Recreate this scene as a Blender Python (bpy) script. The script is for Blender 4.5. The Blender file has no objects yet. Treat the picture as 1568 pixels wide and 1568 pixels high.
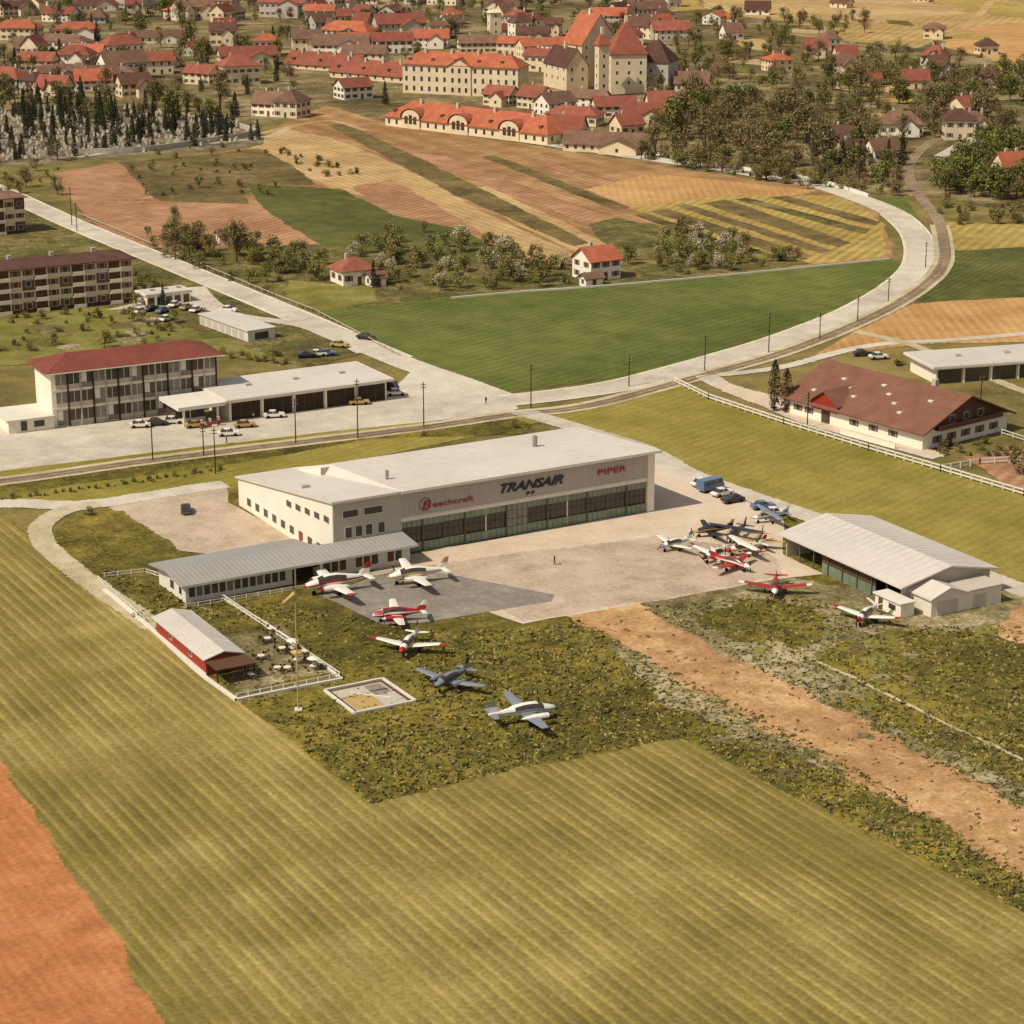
import bpy, math, random
import numpy as np
from mathutils import Vector, noise
random.seed(7)
sc=bpy.context.scene
# ---------------------------------------------------------------- survey mapping
F=3500.0; HC=115.0; CX=784.0; CY=784.0; TH=math.atan(1084/F); CT=math.cos(TH); ST=math.sin(TH)
def P(u,v,z=0.0):
    dx=u-CX; up=CY-v
    dy=F*CT+up*ST; dz=-F*ST+up*CT
    t=(HC-z)/(-dz)
    return (dx*t,dy*t)
def proj(x,y,z):
    zp=z-HC; zc=y*CT-zp*ST; yc=y*ST+zp*CT
    return (CX+F*x/zc, CY-F*yc/zc)
def hgt(u,v,vt):
    x,y=P(u,v); k=(CY-vt)/F
    return HC+y*(k*CT-ST)/(CT+k*ST)
def C(r,g,b):
    f=lambda c:((c/255+.055)/1.055)**2.4 if c>10 else c/255/12.92
    return (f(r),f(g),f(b),1)
# ---------------------------------------------------------------- materials
def newmat(n):
    m=bpy.data.materials.new(n); m.use_nodes=True
    nt=m.node_tree; b=nt.nodes['Principled BSDF']; b.inputs['Roughness'].default_value=.85
    b.inputs['Specular IOR Level'].default_value=.2
    return m,nt,b
def nz(nt,vec,scale,detail=3,rough=.6):
    n=nt.nodes.new('ShaderNodeTexNoise'); n.inputs['Scale'].default_value=scale
    n.inputs['Detail'].default_value=detail; n.inputs['Roughness'].default_value=rough
    nt.links.new(vec,n.inputs['Vector']); return n.outputs['Fac']
def mth(nt,op,a,b=None,c=None):
    n=nt.nodes.new('ShaderNodeMath'); n.operation=op
    for i,x in enumerate((a,b,c)):
        if x is None: continue
        if isinstance(x,(int,float)): n.inputs[i].default_value=x
        else: nt.links.new(x,n.inputs[i])
    return n.outputs[0]
def ramp(nt,fac,stops):
    r=nt.nodes.new('ShaderNodeValToRGB'); e=r.color_ramp.elements
    while len(e)<len(stops): e.new(.5)
    for i,(p,c) in enumerate(stops): e[i].position=p; e[i].color=c
    nt.links.new(fac,r.inputs[0]); return r.outputs[0]
def gmat(name,c1,c2,c3,big=.02,mid=.15,fine=1.2,rows=None,ang=30,speck=None,w=(.38,.3,.32),spread=.1,bump=.4,fade=True):
    m,nt,b=newmat(name)
    g=nt.nodes.new('ShaderNodeNewGeometry'); mp=nt.nodes.new('ShaderNodeMapping'); mp.vector_type='POINT'
    mp.inputs['Rotation'].default_value=(0,0,math.radians(-ang))
    nt.links.new(g.outputs['Position'],mp.inputs['Vector']); v=mp.outputs[0]
    a=mth(nt,'MULTIPLY',nz(nt,v,big,4),w[0]); a=mth(nt,'MULTIPLY_ADD',nz(nt,v,mid,3),w[1],a)
    fi=nz(nt,v,fine,3,.8); a=mth(nt,'MULTIPLY_ADD',fi,w[2],a)
    col=ramp(nt,a,[(.5-spread,C(*c1)),(.5,C(*c2)),(.5+spread,C(*c3))])
    if rows:
        rm=nz(nt,v,.045,3); sp=nt.nodes.new('ShaderNodeSeparateXYZ'); nt.links.new(v,sp.inputs[0])
        wob=mth(nt,'MULTIPLY',nz(nt,v,.35,2),1.6)
        for per,st in rows:
            s=mth(nt,'SINE',mth(nt,'MULTIPLY_ADD',sp.outputs[0],6.2832/per,wob))
            md=mth(nt,'MAXIMUM',mth(nt,'MULTIPLY',mth(nt,'MULTIPLY_ADD',rm,3.5,-.75),st*.5),st*.12)
            k=mth(nt,'MULTIPLY_ADD',s,md,1.0)
            mx=nt.nodes.new('ShaderNodeVectorMath'); mx.operation='SCALE'
            nt.links.new(col,mx.inputs[0]); nt.links.new(k,mx.inputs['Scale']); col=mx.outputs[0]
    if speck:
        sc_,th,cc=speck
        s=nz(nt,v,sc_,3,.7); f=mth(nt,'MULTIPLY',mth(nt,'GREATER_THAN',s,th),mth(nt,'GREATER_THAN',nz(nt,v,.09,3),.5))
        mx=nt.nodes.new('ShaderNodeMix'); mx.data_type='RGBA'; nt.links.new(mth(nt,'MULTIPLY',f,.5),mx.inputs[0])
        nt.links.new(col,mx.inputs[6]); mx.inputs[7].default_value=C(*cc); col=mx.outputs[2]
    nt.links.new(col,b.inputs['Base Color'])
    if fade:
        at=nt.nodes.new('ShaderNodeAttribute'); at.attribute_name='fade'
        al=mth(nt,'GREATER_THAN',mth(nt,'MULTIPLY_ADD',nz(nt,g.outputs['Position'],.9,4,.75),1.7,-.35),at.outputs['Fac'])
        al=mth(nt,'MAXIMUM',al,mth(nt,'LESS_THAN',at.outputs['Fac'],.001))
        nt.links.new(al,b.inputs['Alpha'])
    if bump:
        bp=nt.nodes.new('ShaderNodeBump'); bp.inputs['Strength'].default_value=bump; bp.inputs['Distance'].default_value=.2
        nt.links.new(fi,bp.inputs['Height']); nt.links.new(bp.outputs[0],b.inputs['Normal'])
    b.inputs['Roughness'].default_value=.95; b.inputs['Specular IOR Level'].default_value=.05
    return m
def pmat(name,c,var=.15,scale=.8,rough=.8,metal=0,streak=False,spec=.2):
    m,nt,b=newmat(name)
    tc=nt.nodes.new('ShaderNodeTexCoord'); mp=nt.nodes.new('ShaderNodeMapping')
    if streak: mp.inputs['Scale'].default_value=(1,1,.15)
    nt.links.new(tc.outputs['Object'],mp.inputs[0])
    a=mth(nt,'MULTIPLY_ADD',nz(nt,mp.outputs[0],scale*4,3,.7),.5,mth(nt,'MULTIPLY',nz(nt,mp.outputs[0],scale*.4,3,.65),.5))
    cc=C(*c); lo=tuple(x*(1-var) for x in cc[:3])+(1,); hi=tuple(min(1,x*(1+var)) for x in cc[:3])+(1,)
    oi=nt.nodes.new('ShaderNodeObjectInfo')
    col=ramp(nt,a,[(.36,lo),(.64,hi)])
    hs=nt.nodes.new('ShaderNodeHueSaturation'); nt.links.new(col,hs.inputs['Color'])
    nt.links.new(mth(nt,'MULTIPLY_ADD',oi.outputs['Random'],var*1.2,1-var*.6),hs.inputs['Value'])
    nt.links.new(hs.outputs[0],b.inputs['Base Color'])
    b.inputs['Roughness'].default_value=rough; b.inputs['Metallic'].default_value=metal; b.inputs['Specular IOR Level'].default_value=spec
    return m
def tilemat(name,c,var=.3):
    m=pmat(name,c,var,.7,.9); nt=m.node_tree; b=nt.nodes['Principled BSDF']
    tc=nt.nodes.new('ShaderNodeTexCoord'); wv=nt.nodes.new('ShaderNodeTexWave'); wv.bands_direction='Z'
    wv.inputs['Scale'].default_value=1.0; wv.inputs['Distortion'].default_value=.6
    nt.links.new(tc.outputs['Object'],wv.inputs[0])
    bp=nt.nodes.new('ShaderNodeBump'); bp.inputs['Strength'].default_value=.5; bp.inputs['Distance'].default_value=.08
    nt.links.new(wv.outputs['Fac'],bp.inputs['Height']); nt.links.new(bp.outputs[0],b.inputs['Normal'])
    return m
def leafmat(name,c):
    m,nt,b=newmat(name)
    g=nt.nodes.new('ShaderNodeNewGeometry'); oi=nt.nodes.new('ShaderNodeObjectInfo')
    r=nt.nodes.new('ShaderNodeHueSaturation'); r.inputs['Color'].default_value=C(*c)
    nt.links.new(mth(nt,'MULTIPLY_ADD',g.outputs['Random Per Island'],.8,.6),r.inputs['Value'])
    nt.links.new(mth(nt,'MULTIPLY_ADD',oi.outputs['Random'],.05,.475),r.inputs['Hue'])
    nt.links.new(r.outputs[0],b.inputs['Base Color']); b.inputs['Roughness'].default_value=.8
    return m
M={}; W=M
M['base']=gmat('countryside_grass',(90,80,46),(116,102,58),(142,122,74),.015,.12,1.0,fade=False)
M['crop']=gmat('crop_field',(104,92,46),(130,114,60),(160,140,84),.012,.07,1.5,rows=[(1.7,.34),(6.8,.14),(.85,.16)],spread=.11,w=(.42,.28,.3))
M['soil']=gmat('bare_soil',(152,94,58),(174,112,70),(192,132,86),.03,.2,1.5,rows=[(1.3,.1)])
M['air']=gmat('airfield_grass',(64,60,30),(98,88,40),(144,124,56),.03,.25,1.3,speck=(1.6,.6,(180,150,38)),spread=.1)
M['rough']=gmat('worn_grass',(84,78,48),(126,112,76),(180,162,126),.04,.35,1.5,spread=.09)
M['meadow']=gmat('meadow',(114,104,44),(134,120,56),(154,138,72),.02,.1,1.2,rows=[(2.2,.1)],ang=-40)
M['green']=gmat('green_field',(78,82,38),(94,98,48),(112,112,58),.02,.12,1.4,rows=[(2.5,.16)],ang=-40)
M['dgreen']=gmat('dark_green_field',(70,72,38),(88,88,46),(108,102,56),.03,.2,1.3,rows=[(1.8,.2)],ang=-30)
M['brown']=gmat('ploughed_field',(126,92,60),(148,112,74),(174,136,94),.02,.12,1.1,rows=[(3.0,.2),(11,.18)],ang=28)
M['tan']=gmat('stubble_field',(152,122,80),(174,142,96),(194,162,116),.02,.12,1.1,rows=[(2.8,.2)],ang=28)
M['pink']=gmat('red_soil_field',(136,96,68),(156,114,82),(178,136,102),.03,.15,1.1,rows=[(2.8,.22)],ang=-30)
M['olive']=gmat('fallow_field',(76,66,40),(104,88,54),(132,112,72),.04,.2,1.0)
M['gold']=gmat('golden_field',(136,114,58),(160,134,74),(180,152,90),.03,.15,1.0,rows=[(3,.24)],ang=-24)
M['garden']=gmat('garden_ground',(66,66,36),(96,88,48),(140,122,78),.06,.3,1.2)
M['lawn']=gmat('lawn',(98,92,44),(120,112,56),(142,132,72),.04,.2,1.2)
M['orange']=gmat('orange_field',(160,118,72),(180,136,86),(196,154,104),.02,.1,1.1,rows=[(2.4,.16)],ang=0)
M['dirt']=gmat('dirt_strip',(146,108,72),(174,132,90),(206,168,124),.05,.3,1.5,spread=.1)
M['conc']=gmat('concrete_apron',(180,158,132),(200,178,152),(214,194,170),.03,.2,1.5,bump=.1,spread=.14)
M['conc2']=gmat('stained_concrete',(150,130,110),(178,156,132),(196,174,150),.03,.2,1.5,bump=.1,spread=.1)
M['asph']=gmat('asphalt_apron',(118,108,98),(134,124,112),(156,144,128),.05,.3,1.5,bump=.1)
M['road']=gmat('pale_road',(168,154,136),(190,176,156),(206,194,172),.03,.2,1.5,bump=.1)
M['verge']=gmat('road_edge',(186,170,142),(208,194,168),(222,210,186),.05,.3,1.5,bump=.1)
M['path']=gmat('worn_footpath',(158,144,110),(182,166,132),(200,184,152),.05,.3,1.5,bump=.1)
M['ballast']=gmat('track_ballast',(116,94,70),(142,118,90),(166,140,110),.05,.4,1.5)
M['town']=gmat('town_ground',(78,68,44),(114,98,64),(158,138,100),.02,.09,.5,spread=.09)
M['hill']=gmat('hillside_field',(144,116,72),(168,138,88),(190,160,108),.01,.05,.5,rows=[(5,.2)],ang=-20)
M['grave']=gmat('cemetery_ground',(76,68,50),(112,98,76),(160,144,120),.1,.5,1.2)
W['white']=pmat('white_render',(230,217,194),.08,.5)
W['cream']=pmat('cream_render',(216,194,158),.12,.5)
W['greyw']=pmat('grey_render',(182,170,152),.1,.5)
W['panel']=pmat('grey_panel',(176,164,152),.1,.5,streak=True)
W['pale']=pmat('pale_trim',(212,202,184),.08)
W['glass']=pmat('dark_window',(66,59,52),.3,.5,.25,spec=.5)
W['pane']=pmat('window_pane',(112,106,96),.35,.8,.25,spec=.5)
W['gglass']=pmat('green_glazing',(114,124,104),.2,.3,.3,spec=.5)
W['mull']=pmat('steel_frame',(92,90,76),.1)
W['gry']=pmat('grey_roof',(148,142,136),.1,.2)
W['lroof']=pmat('pale_roof_sheet',(196,184,170),.09,.15,.7)
W['red1']=tilemat('orange_tile',(160,90,62)); W['red2']=tilemat('red_tile',(136,78,60)); W['red3']=tilemat('brown_tile',(116,86,68)); W['red4']=tilemat('dark_tile',(94,64,52))
W['red5']=tilemat('maroon_tile',(116,62,50),.2); W['farmroof']=tilemat('farm_tile',(122,82,64),.2)
W['wood']=pmat('brown_wood',(96,68,46),.2); W['dkwood']=pmat('dark_wood',(60,48,36),.2)
W['redp']=pmat('red_paint',(146,50,38),.1,rough=.5)
W['shut']=pmat('shutter_paint',(110,86,64),.2)
W['blk']=pmat('black_rubber',(24,22,20),.1); W['bark']=pmat('bark',(92,76,58),.2)
W['pw']=pmat('white_aircraft_paint',(226,217,200),.08,rough=.4,spec=.4)
W['pr']=pmat('red_aircraft_paint',(160,36,32),.1,rough=.4,spec=.4)
W['pb']=pmat('blue_grey_aircraft_paint',(126,130,136),.12,rough=.4,spec=.4)
W['pk']=pmat('navy_aircraft_paint',(42,42,50),.1,rough=.4,spec=.4)
W['pg']=pmat('ochre_aircraft_paint',(178,148,90),.1,rough=.5)
W['metal']=pmat('metal',(150,142,132),.1,rough=.5,metal=.4)
W['stone']=pmat('grave_stone',(184,172,150),.35)
W['skin']=pmat('skin',(206,150,118),.05)
W['cloth1']=pmat('dark_cloth',(52,48,52),.1); W['cloth2']=pmat('light_cloth',(206,196,180),.1); W['cloth3']=pmat('blue_cloth',(70,84,110),.1)
W['leafA']=leafmat('leaves_green',(114,110,56)); W['leafB']=leafmat('leaves_dark',(84,82,44)); W['leafC']=leafmat('leaves_budding',(140,116,78))
W['leafD']=leafmat('blossom',(186,170,142)); W['leafE']=leafmat('conifer_needles',(54,54,38)); W['leafF']=leafmat('leaves_copper',(112,64,50)); W['leafG']=leafmat('leaves_fresh',(134,128,58))
W['leafW']=leafmat('weeds',(118,104,58)); W['leafX']=leafmat('dry_grass',(156,136,88))
W['cb']=pmat('car_paint_blue',(92,110,134),.05,rough=.3,spec=.5); W['cd']=pmat('car_paint_dark',(54,50,48),.05,rough=.3,spec=.5); W['cr']=pmat('car_paint_red',(150,50,36),.05,rough=.3,spec=.5)
# ---------------------------------------------------------------- mesh helper
class MB:
    def __init__(s): s.v=[];s.f=[];s.m=[];s.mats=[]
    def mi(s,k):
        if k not in s.mats: s.mats.append(k)
        return s.mats.index(k)
    def poly(s,pts,k):
        i=len(s.v); s.v+= [tuple(p) for p in pts]; s.f.append(tuple(range(i,i+len(pts)))); s.m.append(s.mi(k))
    def box(s,x0,x1,y0,y1,z0,z1,k):
        i=len(s.v); s.v+=[(x,y,z) for z in (z0,z1) for x,y in((x0,y0),(x1,y0),(x1,y1),(x0,y1))]
        for f in((0,3,2,1),(4,5,6,7),(0,1,5,4),(1,2,6,5),(2,3,7,6),(3,0,4,7)):
            s.f.append(tuple(i+a for a in f)); s.m.append(s.mi(k))
    def beam(s,a,b,w,h,k):
        a=Vector(a);b=Vector(b);d=(b-a); n=Vector((-d.y,d.x,0))
        if n.length<1e-6: n=Vector((1,0,0))
        n=n.normalized()*w/2; up=Vector((0,0,h/2)) if abs(d.z)<.9*d.length else Vector((0,w/2,0))
        i=len(s.v)
        for p in(a,b):
            for q in(-n-up,n-up,n+up,-n+up): s.v.append(tuple(p+q))
        for f in((0,3,2,1),(4,5,6,7),(0,1,5,4),(1,2,6,5),(2,3,7,6),(3,0,4,7)):
            s.f.append(tuple(i+a_ for a_ in f)); s.m.append(s.mi(k))
    def loft(s,rings,kf,cap=True):
        i=len(s.v); n=len(rings[0])
        for r in rings: s.v+=[tuple(p) for p in r]
        for a in range(len(rings)-1):
            for b in range(n):
                c=(b+1)%n
                s.f.append((i+a*n+b,i+a*n+c,i+(a+1)*n+c,i+(a+1)*n+b)); s.m.append(s.mi(kf(a,b) if callable(kf) else kf))
        if cap:
            for a in(0,len(rings)-1):
                s.f.append(tuple(i+a*n+b for b in range(n))); s.m.append(s.mi(kf(a if a==0 else a-1,0) if callable(kf) else kf))
    def cyl(s,a,b,r0,r1,k,n=8):
        a=Vector(a);b=Vector(b); d=(b-a).normalized(); x=d.orthogonal().normalized(); y=d.cross(x)
        s.loft([[p+(x*math.cos(t)+y*math.sin(t))*r for t in [2*math.pi*j/n for j in range(n)]] for p,r in((a,r0),(b,r1))],k)
    def wheel(s,x,y,z,r,w,k): s.cyl((x,y-w/2,z),(x,y+w/2,z),r,r,k,10)
    def gable(s,x0,x1,y0,y1,z,rh,k,wk,ov=.6,th=.25,axis='x'):
        def T(p): return p if axis=='x' else (p[1],p[0],p[2])
        if axis=='y': x0,x1,y0,y1=y0,y1,x0,x1
        ym=(y0+y1)/2; hw=(y1-y0)/2; sl=rh/hw; e=ov
        for x in(x0,x1): s.poly([T((x,y0,z)),T((x,y1,z)),T((x,ym,z+rh))],wk)
        for sg in(-1,1):
            yo=ym+sg*(hw+e); zo=z-sl*e
            a=[(yo,zo),(ym,z+rh),(ym,z+rh+th),(yo,zo+th)]
            i=len(s.v)
            for x in(x0-e,x1+e):
                for(yy,zz) in a: s.v.append(T((x,yy,zz+.02)))
            for f in((0,1,2,3),(4,7,6,5),(0,4,5,1),(2,6,7,3),(3,7,4,0)):
                s.f.append(tuple(i+q for q in f)); s.m.append(s.mi(k))
    def hip(s,x0,x1,y0,y1,z,rh,k,ov=.7,th=.2):
        x0-=ov;x1+=ov;y0-=ov;y1+=ov
        s.box(x0,x1,y0,y1,z,z+th,k); z+=th+.003
        L=x1-x0;Wd=y1-y0
        if L>=Wd: r0=(x0+Wd/2*.9,(y0+y1)/2,z+rh); r1=(x1-Wd/2*.9,(y0+y1)/2,z+rh)
        else: r0=((x0+x1)/2,y0+L/2*.9,z+rh); r1=((x0+x1)/2,y1-L/2*.9,z+rh)
        a,b,c,d=(x0,y0,z),(x1,y0,z),(x1,y1,z),(x0,y1,z)
        if L>=Wd: F4=[(a,b,r1,r0),(b,c,r1),(c,d,r0,r1),(d,a,r0)]
        else: F4=[(a,b,r0),(b,c,r1,r0),(c,d,r1),(d,a,r0,r1)]
        for f in F4: s.poly(f,k)
    def win(s,x0,x1,y0,y1,face,t,z,w,h,sh=None,k='glass',fr='pale'):
        def bx(a,b,zz0,zz1,d,kk):
            if face==0: s.box(a,b,y0-d,y0+.01,zz0,zz1,kk)
            elif face==2: s.box(a,b,y1-.01,y1+d,zz0,zz1,kk)
            elif face==1: s.box(x1-.01,x1+d,a,b,zz0,zz1,kk)
            else: s.box(x0-d,x0+.01,a,b,zz0,zz1,kk)
        if fr: bx(t-w/2-.1,t+w/2+.1,z-.1,z+h+.1,.03,fr)
        bx(t-w/2,t+w/2,z,z+h,.05,k)
        if sh:
            bx(t-w/2-.62,t-w/2-.12,z,z+h,.07,sh); bx(t+w/2+.12,t+w/2+.62,z,z+h,.07,sh)
    def build(s,name,parent=None,loc=None,rot=0,smooth=False):
        me=bpy.data.meshes.new(name); me.from_pydata(s.v,[],s.f)
        for k in s.mats: me.materials.append(M[k])
        me.polygons.foreach_set('material_index',s.m)
        if smooth: me.polygons.foreach_set('use_smooth',[True]*len(s.f))
        me.update()
        o=bpy.data.objects.new(name,me); sc.collection.objects.link(o)
        if parent: o.parent=parent
        if loc is not None: o.location=loc; o.rotation_euler=(0,0,rot)
        return o
def fixn(o):
    import bmesh
    bm=bmesh.new(); bm.from_mesh(o.data); bmesh.ops.recalc_face_normals(bm,faces=bm.faces); bm.to_mesh(o.data); bm.free()
class Frame:
    def __init__(s,name,A,B):
        a=Vector(P(*A)); b=Vector(P(*B)); d=b-a; s.L=d.length; s.a=a; s.e1=d.normalized(); s.e2=Vector((-s.e1.y,s.e1.x)); s.ang=math.atan2(d.y,d.x)
        s.o=bpy.data.objects.new(name,None); sc.collection.objects.link(s.o); s.o.location=(a.x,a.y,0); s.o.rotation_euler=(0,0,s.ang); s.o.empty_display_size=1
    def px(s,x,y,z=0):
        p=s.a+s.e1*x+s.e2*y; return proj(p.x,p.y,z)
    def xu(s,u,y=0,z=0):
        lo,hi=-300,300
        f=lambda t:s.px(t,y,z)[0]-u
        sg=1 if f(hi)>f(lo) else -1
        for _ in range(50):
            m=(lo+hi)/2
            if f(m)*sg>0: hi=m
            else: lo=m
        return (lo+hi)/2
# ---------------------------------------------------------------- ground sheets: each a few mm above what it really lies on
CS=5.0; GX,GY=np.meshgrid(np.arange(-520,520,CS),np.arange(140,1700,CS),indexing='ij'); LEV=np.zeros(GX.shape,int)
def level(poly):
    ins=np.zeros(GX.shape,bool); n=len(poly)
    for i in range(n):
        ax,ay=poly[i-1][0],poly[i-1][1]; bx,by=poly[i][0],poly[i][1]
        if ay!=by:
            c=((ay>GY)!=(by>GY))&(GX<(bx-ax)*(GY-ay)/(by-ay)+ax); ins^=c
        L=math.hypot(bx-ax,by-ay)
        for k in range(min(400,int(L/2)+1)+1):
            t=k/max(1,min(400,int(L/2)+1)); i0=int(round((ax+(bx-ax)*t+520)/CS)); j0=int(round((ay+(by-ay)*t-140)/CS))
            if 0<=i0<GX.shape[0] and 0<=j0<GX.shape[1]: ins[i0,j0]=True
    d=ins.copy(); d[1:]|=ins[:-1]; d[:-1]|=ins[1:]; e=d.copy(); e[:,1:]|=d[:,:-1]; e[:,:-1]|=d[:,1:]
    l=(LEV[e].max() if e.any() else 0)+1; LEV[e]=l; return float(l)*.004
def sheet(name,pts,mat,jit=.6,z=None,world=False,step=4):
    w=[Vector(P(*p)) if not world else Vector(p) for p in pts]; out=[]
    if z is None: z=level(w)
    area=sum(a.x*b.y-b.x*a.y for a,b in zip(w,w[1:]+w[:1]))
    if area<0: w.reverse()
    for i,a in enumerate(w):
        b=w[(i+1)%len(w)]; n=max(1,min(60,int((b-a).length/step)))
        for k in range(n):
            q=a.lerp(b,k/n)
            if jit:
                q=q+Vector((noise.noise((q.x*.15,q.y*.15,3)),noise.noise((q.x*.15,q.y*.15,9))))*jit*2+Vector((noise.noise((q.x*.7,q.y*.7,3)),noise.noise((q.x*.7,q.y*.7,9))))*jit
            out.append(Vector((q.x,q.y,z)))
    mb=MB(); mb.poly(out,mat); n=len(out)
    if jit>=.35 and not world:
        fw=.7+jit*1.3
        for i in range(n):
            d=(out[(i+1)%n]-out[i-1]); d.z=0; nn=Vector((d.y,-d.x,0)).normalized()*fw
            mb.v.append(tuple(out[i]+nn+Vector((0,0,-.002))))
        for i in range(n):
            j=(i+1)%n; mb.f.append((i,n+i,n+j,j)); mb.m.append(0)
    o=mb.build(name)
    if len(mb.v)>n:
        at=o.data.attributes.new('fade','FLOAT','POINT'); at.data.foreach_set('value',[0.0]*n+[1.0]*n)
    return o
def smooth(pts,sub=8):
    out=[]
    n=len(pts)
    for i in range(n-1):
        p0=pts[max(i-1,0)];p1=pts[i];p2=pts[i+1];p3=pts[min(i+2,n-1)]
        for k in range(sub):
            t=k/sub
            out.append(.5*((2*p1)+(p2-p0)*t+(2*p0-5*p1+4*p2-p3)*t*t+(3*p1-p0-3*p2+p3)*t**3))
    out.append(pts[-1]); return out
def ribbon(name,pts,width,mat,off=0,z=None,top=None,jit=0):
    w=smooth([Vector(P(*p)) for p in pts]); mb=MB(); L=[];R=[]
    for i,p in enumerate(w):
        d=(w[min(i+1,len(w)-1)]-w[max(i-1,0)]).normalized(); n=Vector((-d.y,d.x))
        j=noise.noise((p.x*.2,p.y*.2,1))*jit
        L.append(p+n*(off+width/2+j)); R.append(p+n*(off-width/2+j*.6))
    if z is None: z=level(L+R[::-1])
    for i in range(len(w)-1):
        if top:
            mb.loft([[(L[j].x,L[j].y,z),(L[j].x,L[j].y,top),(R[j].x,R[j].y,top),(R[j].x,R[j].y,z)] for j in(i,i+1)],mat,False)
        else: mb.poly([(R[i].x,R[i].y,z),(R[i+1].x,R[i+1].y,z),(L[i+1].x,L[i+1].y,z),(L[i].x,L[i].y,z)],mat)
    if not top:
        val=[0.0]*len(mb.v)
        for S,sg in((L,1),(R,-1)):
            for i in range(len(w)-1):
                d=(w[i+1]-w[i]).normalized(); n=Vector((-d.y,d.x))*sg*min(.8,width*.4)
                a,b=S[i],S[i+1]; q=[(a.x,a.y,z),(b.x,b.y,z),(b.x+n.x,b.y+n.y,z-.002),(a.x+n.x,a.y+n.y,z-.002)]
                if sg>0: mb.poly(q,mat); val+=[0,0,1,1]
                else: mb.poly(q[::-1],mat); val+=[1,1,0,0]
        o=mb.build(name); at=o.data.attributes.new('fade','FLOAT','POINT'); at.data.foreach_set('value',[float(x) for x in val]); return o
    return mb.build(name)
sheet('ground',[(-5000,-800),(5000,-800),(5000,9000),(-5000,9000)],'base',0,z=0,world=True,step=2000)
sheet('town_ground',[(-300,180),(60,250),(420,190),(520,160),(620,200),(1060,262),(1250,290),(1420,300),(1600,330),(1900,300),(1900,-100),(-300,-100)],'town',1)
sheet('hillside_field',[(1080,0),(1090,20),(1230,34),(1300,62),(1400,72),(1440,60),(1600,120),(1900,160),(1900,-150),(1080,-150)],'hill',2)
sheet('hillside_field',[(1180,4),(1280,22),(1340,34),(1480,20),(1390,-4)],'tan',1)
sheet('hillside_field',[(1440,70),(1500,40),(1568,34),(1620,60),(1600,108)],'orange',1)
sheet('hillside_field',[(1400,-20),(1568,10),(1600,30),(1490,20)],'gold',1)
sheet('hillside_field',[(760,-60),(1020,-60),(1080,20),(1000,10),(880,-10)],'gold',2)
sheet('vineyard_plot',[(1040,70),(1160,40),(1240,60),(1300,95),(1180,110),(1090,100)],'olive',1)
sheet('vineyard_plot',[(1330,100),(1420,92),(1560,130),(1500,150),(1400,140)],'olive',1)
for i in range(28):
    u=1040+random.random()*500; v=20+random.random()*160; du=random.uniform(30,80); dv=random.uniform(5,11)
    sheet('garden_plot',[(u,v),(u+du,v+dv*.5),(u+du*1.2,v+dv*1.6),(u+du*.2,v+dv)],random.choice(['olive','garden','gold','dgreen','tan','hill','lawn']),.8)
sheet('garden_plot',[(1000,20),(1080,14),(1130,30),(1060,50)],'olive',1)
# mid fields
sheet('ploughed_field',[(85,265),(390,225),(400,205),(500,162),(600,192),(850,228),(1060,262),(1250,288),(1330,312),(1362,370),(1360,396),(690,455),(490,475),(115,310)],'brown',.6)
sheet('stubble_field',[(385,228),(430,196),(500,210),(580,240),(660,280),(730,322),(880,392),(840,404),(700,350),(600,310),(520,292),(440,255)],'tan',.5)
sheet('ploughed_field',[(540,286),(600,276),(640,300),(720,348),(790,392),(740,390),(640,340),(590,322)],'pink',.5)
sheet('stubble_field',[(700,290),(745,286),(880,350),(950,385),(905,394),(800,346)],'tan',.5)
sheet('ploughed_field',[(860,280),(900,270),(1010,330),(1040,350),(960,360),(930,340)],'brown',.5)
sheet('ploughed_field',[(620,232),(680,240),(960,345),(925,352)],'pink',.5)
sheet('fallow_strip',[(505,192),(530,190),(720,282),(900,372),(880,376),(700,298)],'olive',.4)
sheet('fallow_strip',[(740,240),(756,238),(960,318),(945,322)],'olive',.4)
sheet('fallow_strip',[(812,246),(822,244),(1000,300),(985,304)],'pink',.4)
sheet('stubble_field',[(1000,266),(1250,292),(1190,303),(1080,306),(970,318),(900,290)],'orange',.5)
sheet('fallow_field',[(185,250),(395,228),(440,250),(480,282),(400,286),(380,300),(230,304)],'olive',.6)
sheet('red_soil_field',[(85,266),(180,249),(232,304),(112,306)],'pink',.4)
sheet('red_soil_field',[(112,308),(372,308),(402,316),(492,376),(484,396),(210,380),(160,352)],'pink',.4)
sheet('fallow_field',[(236,300),(360,290),(380,312),(250,308)],'olive',.4)
sheet('green_field',[(380,282),(520,290),(600,330),(700,352),(800,400),(500,404),(492,374),(405,318)],'dgreen',.5)
sheet('golden_field',[(965,318),(1110,300),(1290,300),(1352,345),(1352,394),(1240,404),(1040,352)],'gold',.5)
for q in([(1080,312),(1110,306),(1300,372),(1280,378)],[(1130,306),(1142,303),(1330,352),(1320,358)],[(1000,324),(1020,320),(1240,392),(1215,396)],[(1180,302),(1205,301),(1345,340),(1335,345)],[(1040,316),(1050,313),(1270,384),(1258,388)],[(975,330),(985,326),(1180,396),(1160,398)]):
    sheet('vegetable_bed',q,random.choice(['olive','garden','olive']),.4)
sheet('garden_ground',[(200,384),(490,376),(560,385),(800,400),(870,412),(960,405),(905,345),(940,335),(1040,352),(1238,404),(1000,428),(690,456),(490,476),(430,462),(330,420)],'garden',.8)
sheet('lawn',[(445,430),(560,440),(575,462),(490,476),(440,462)],'lawn',.6)
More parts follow.
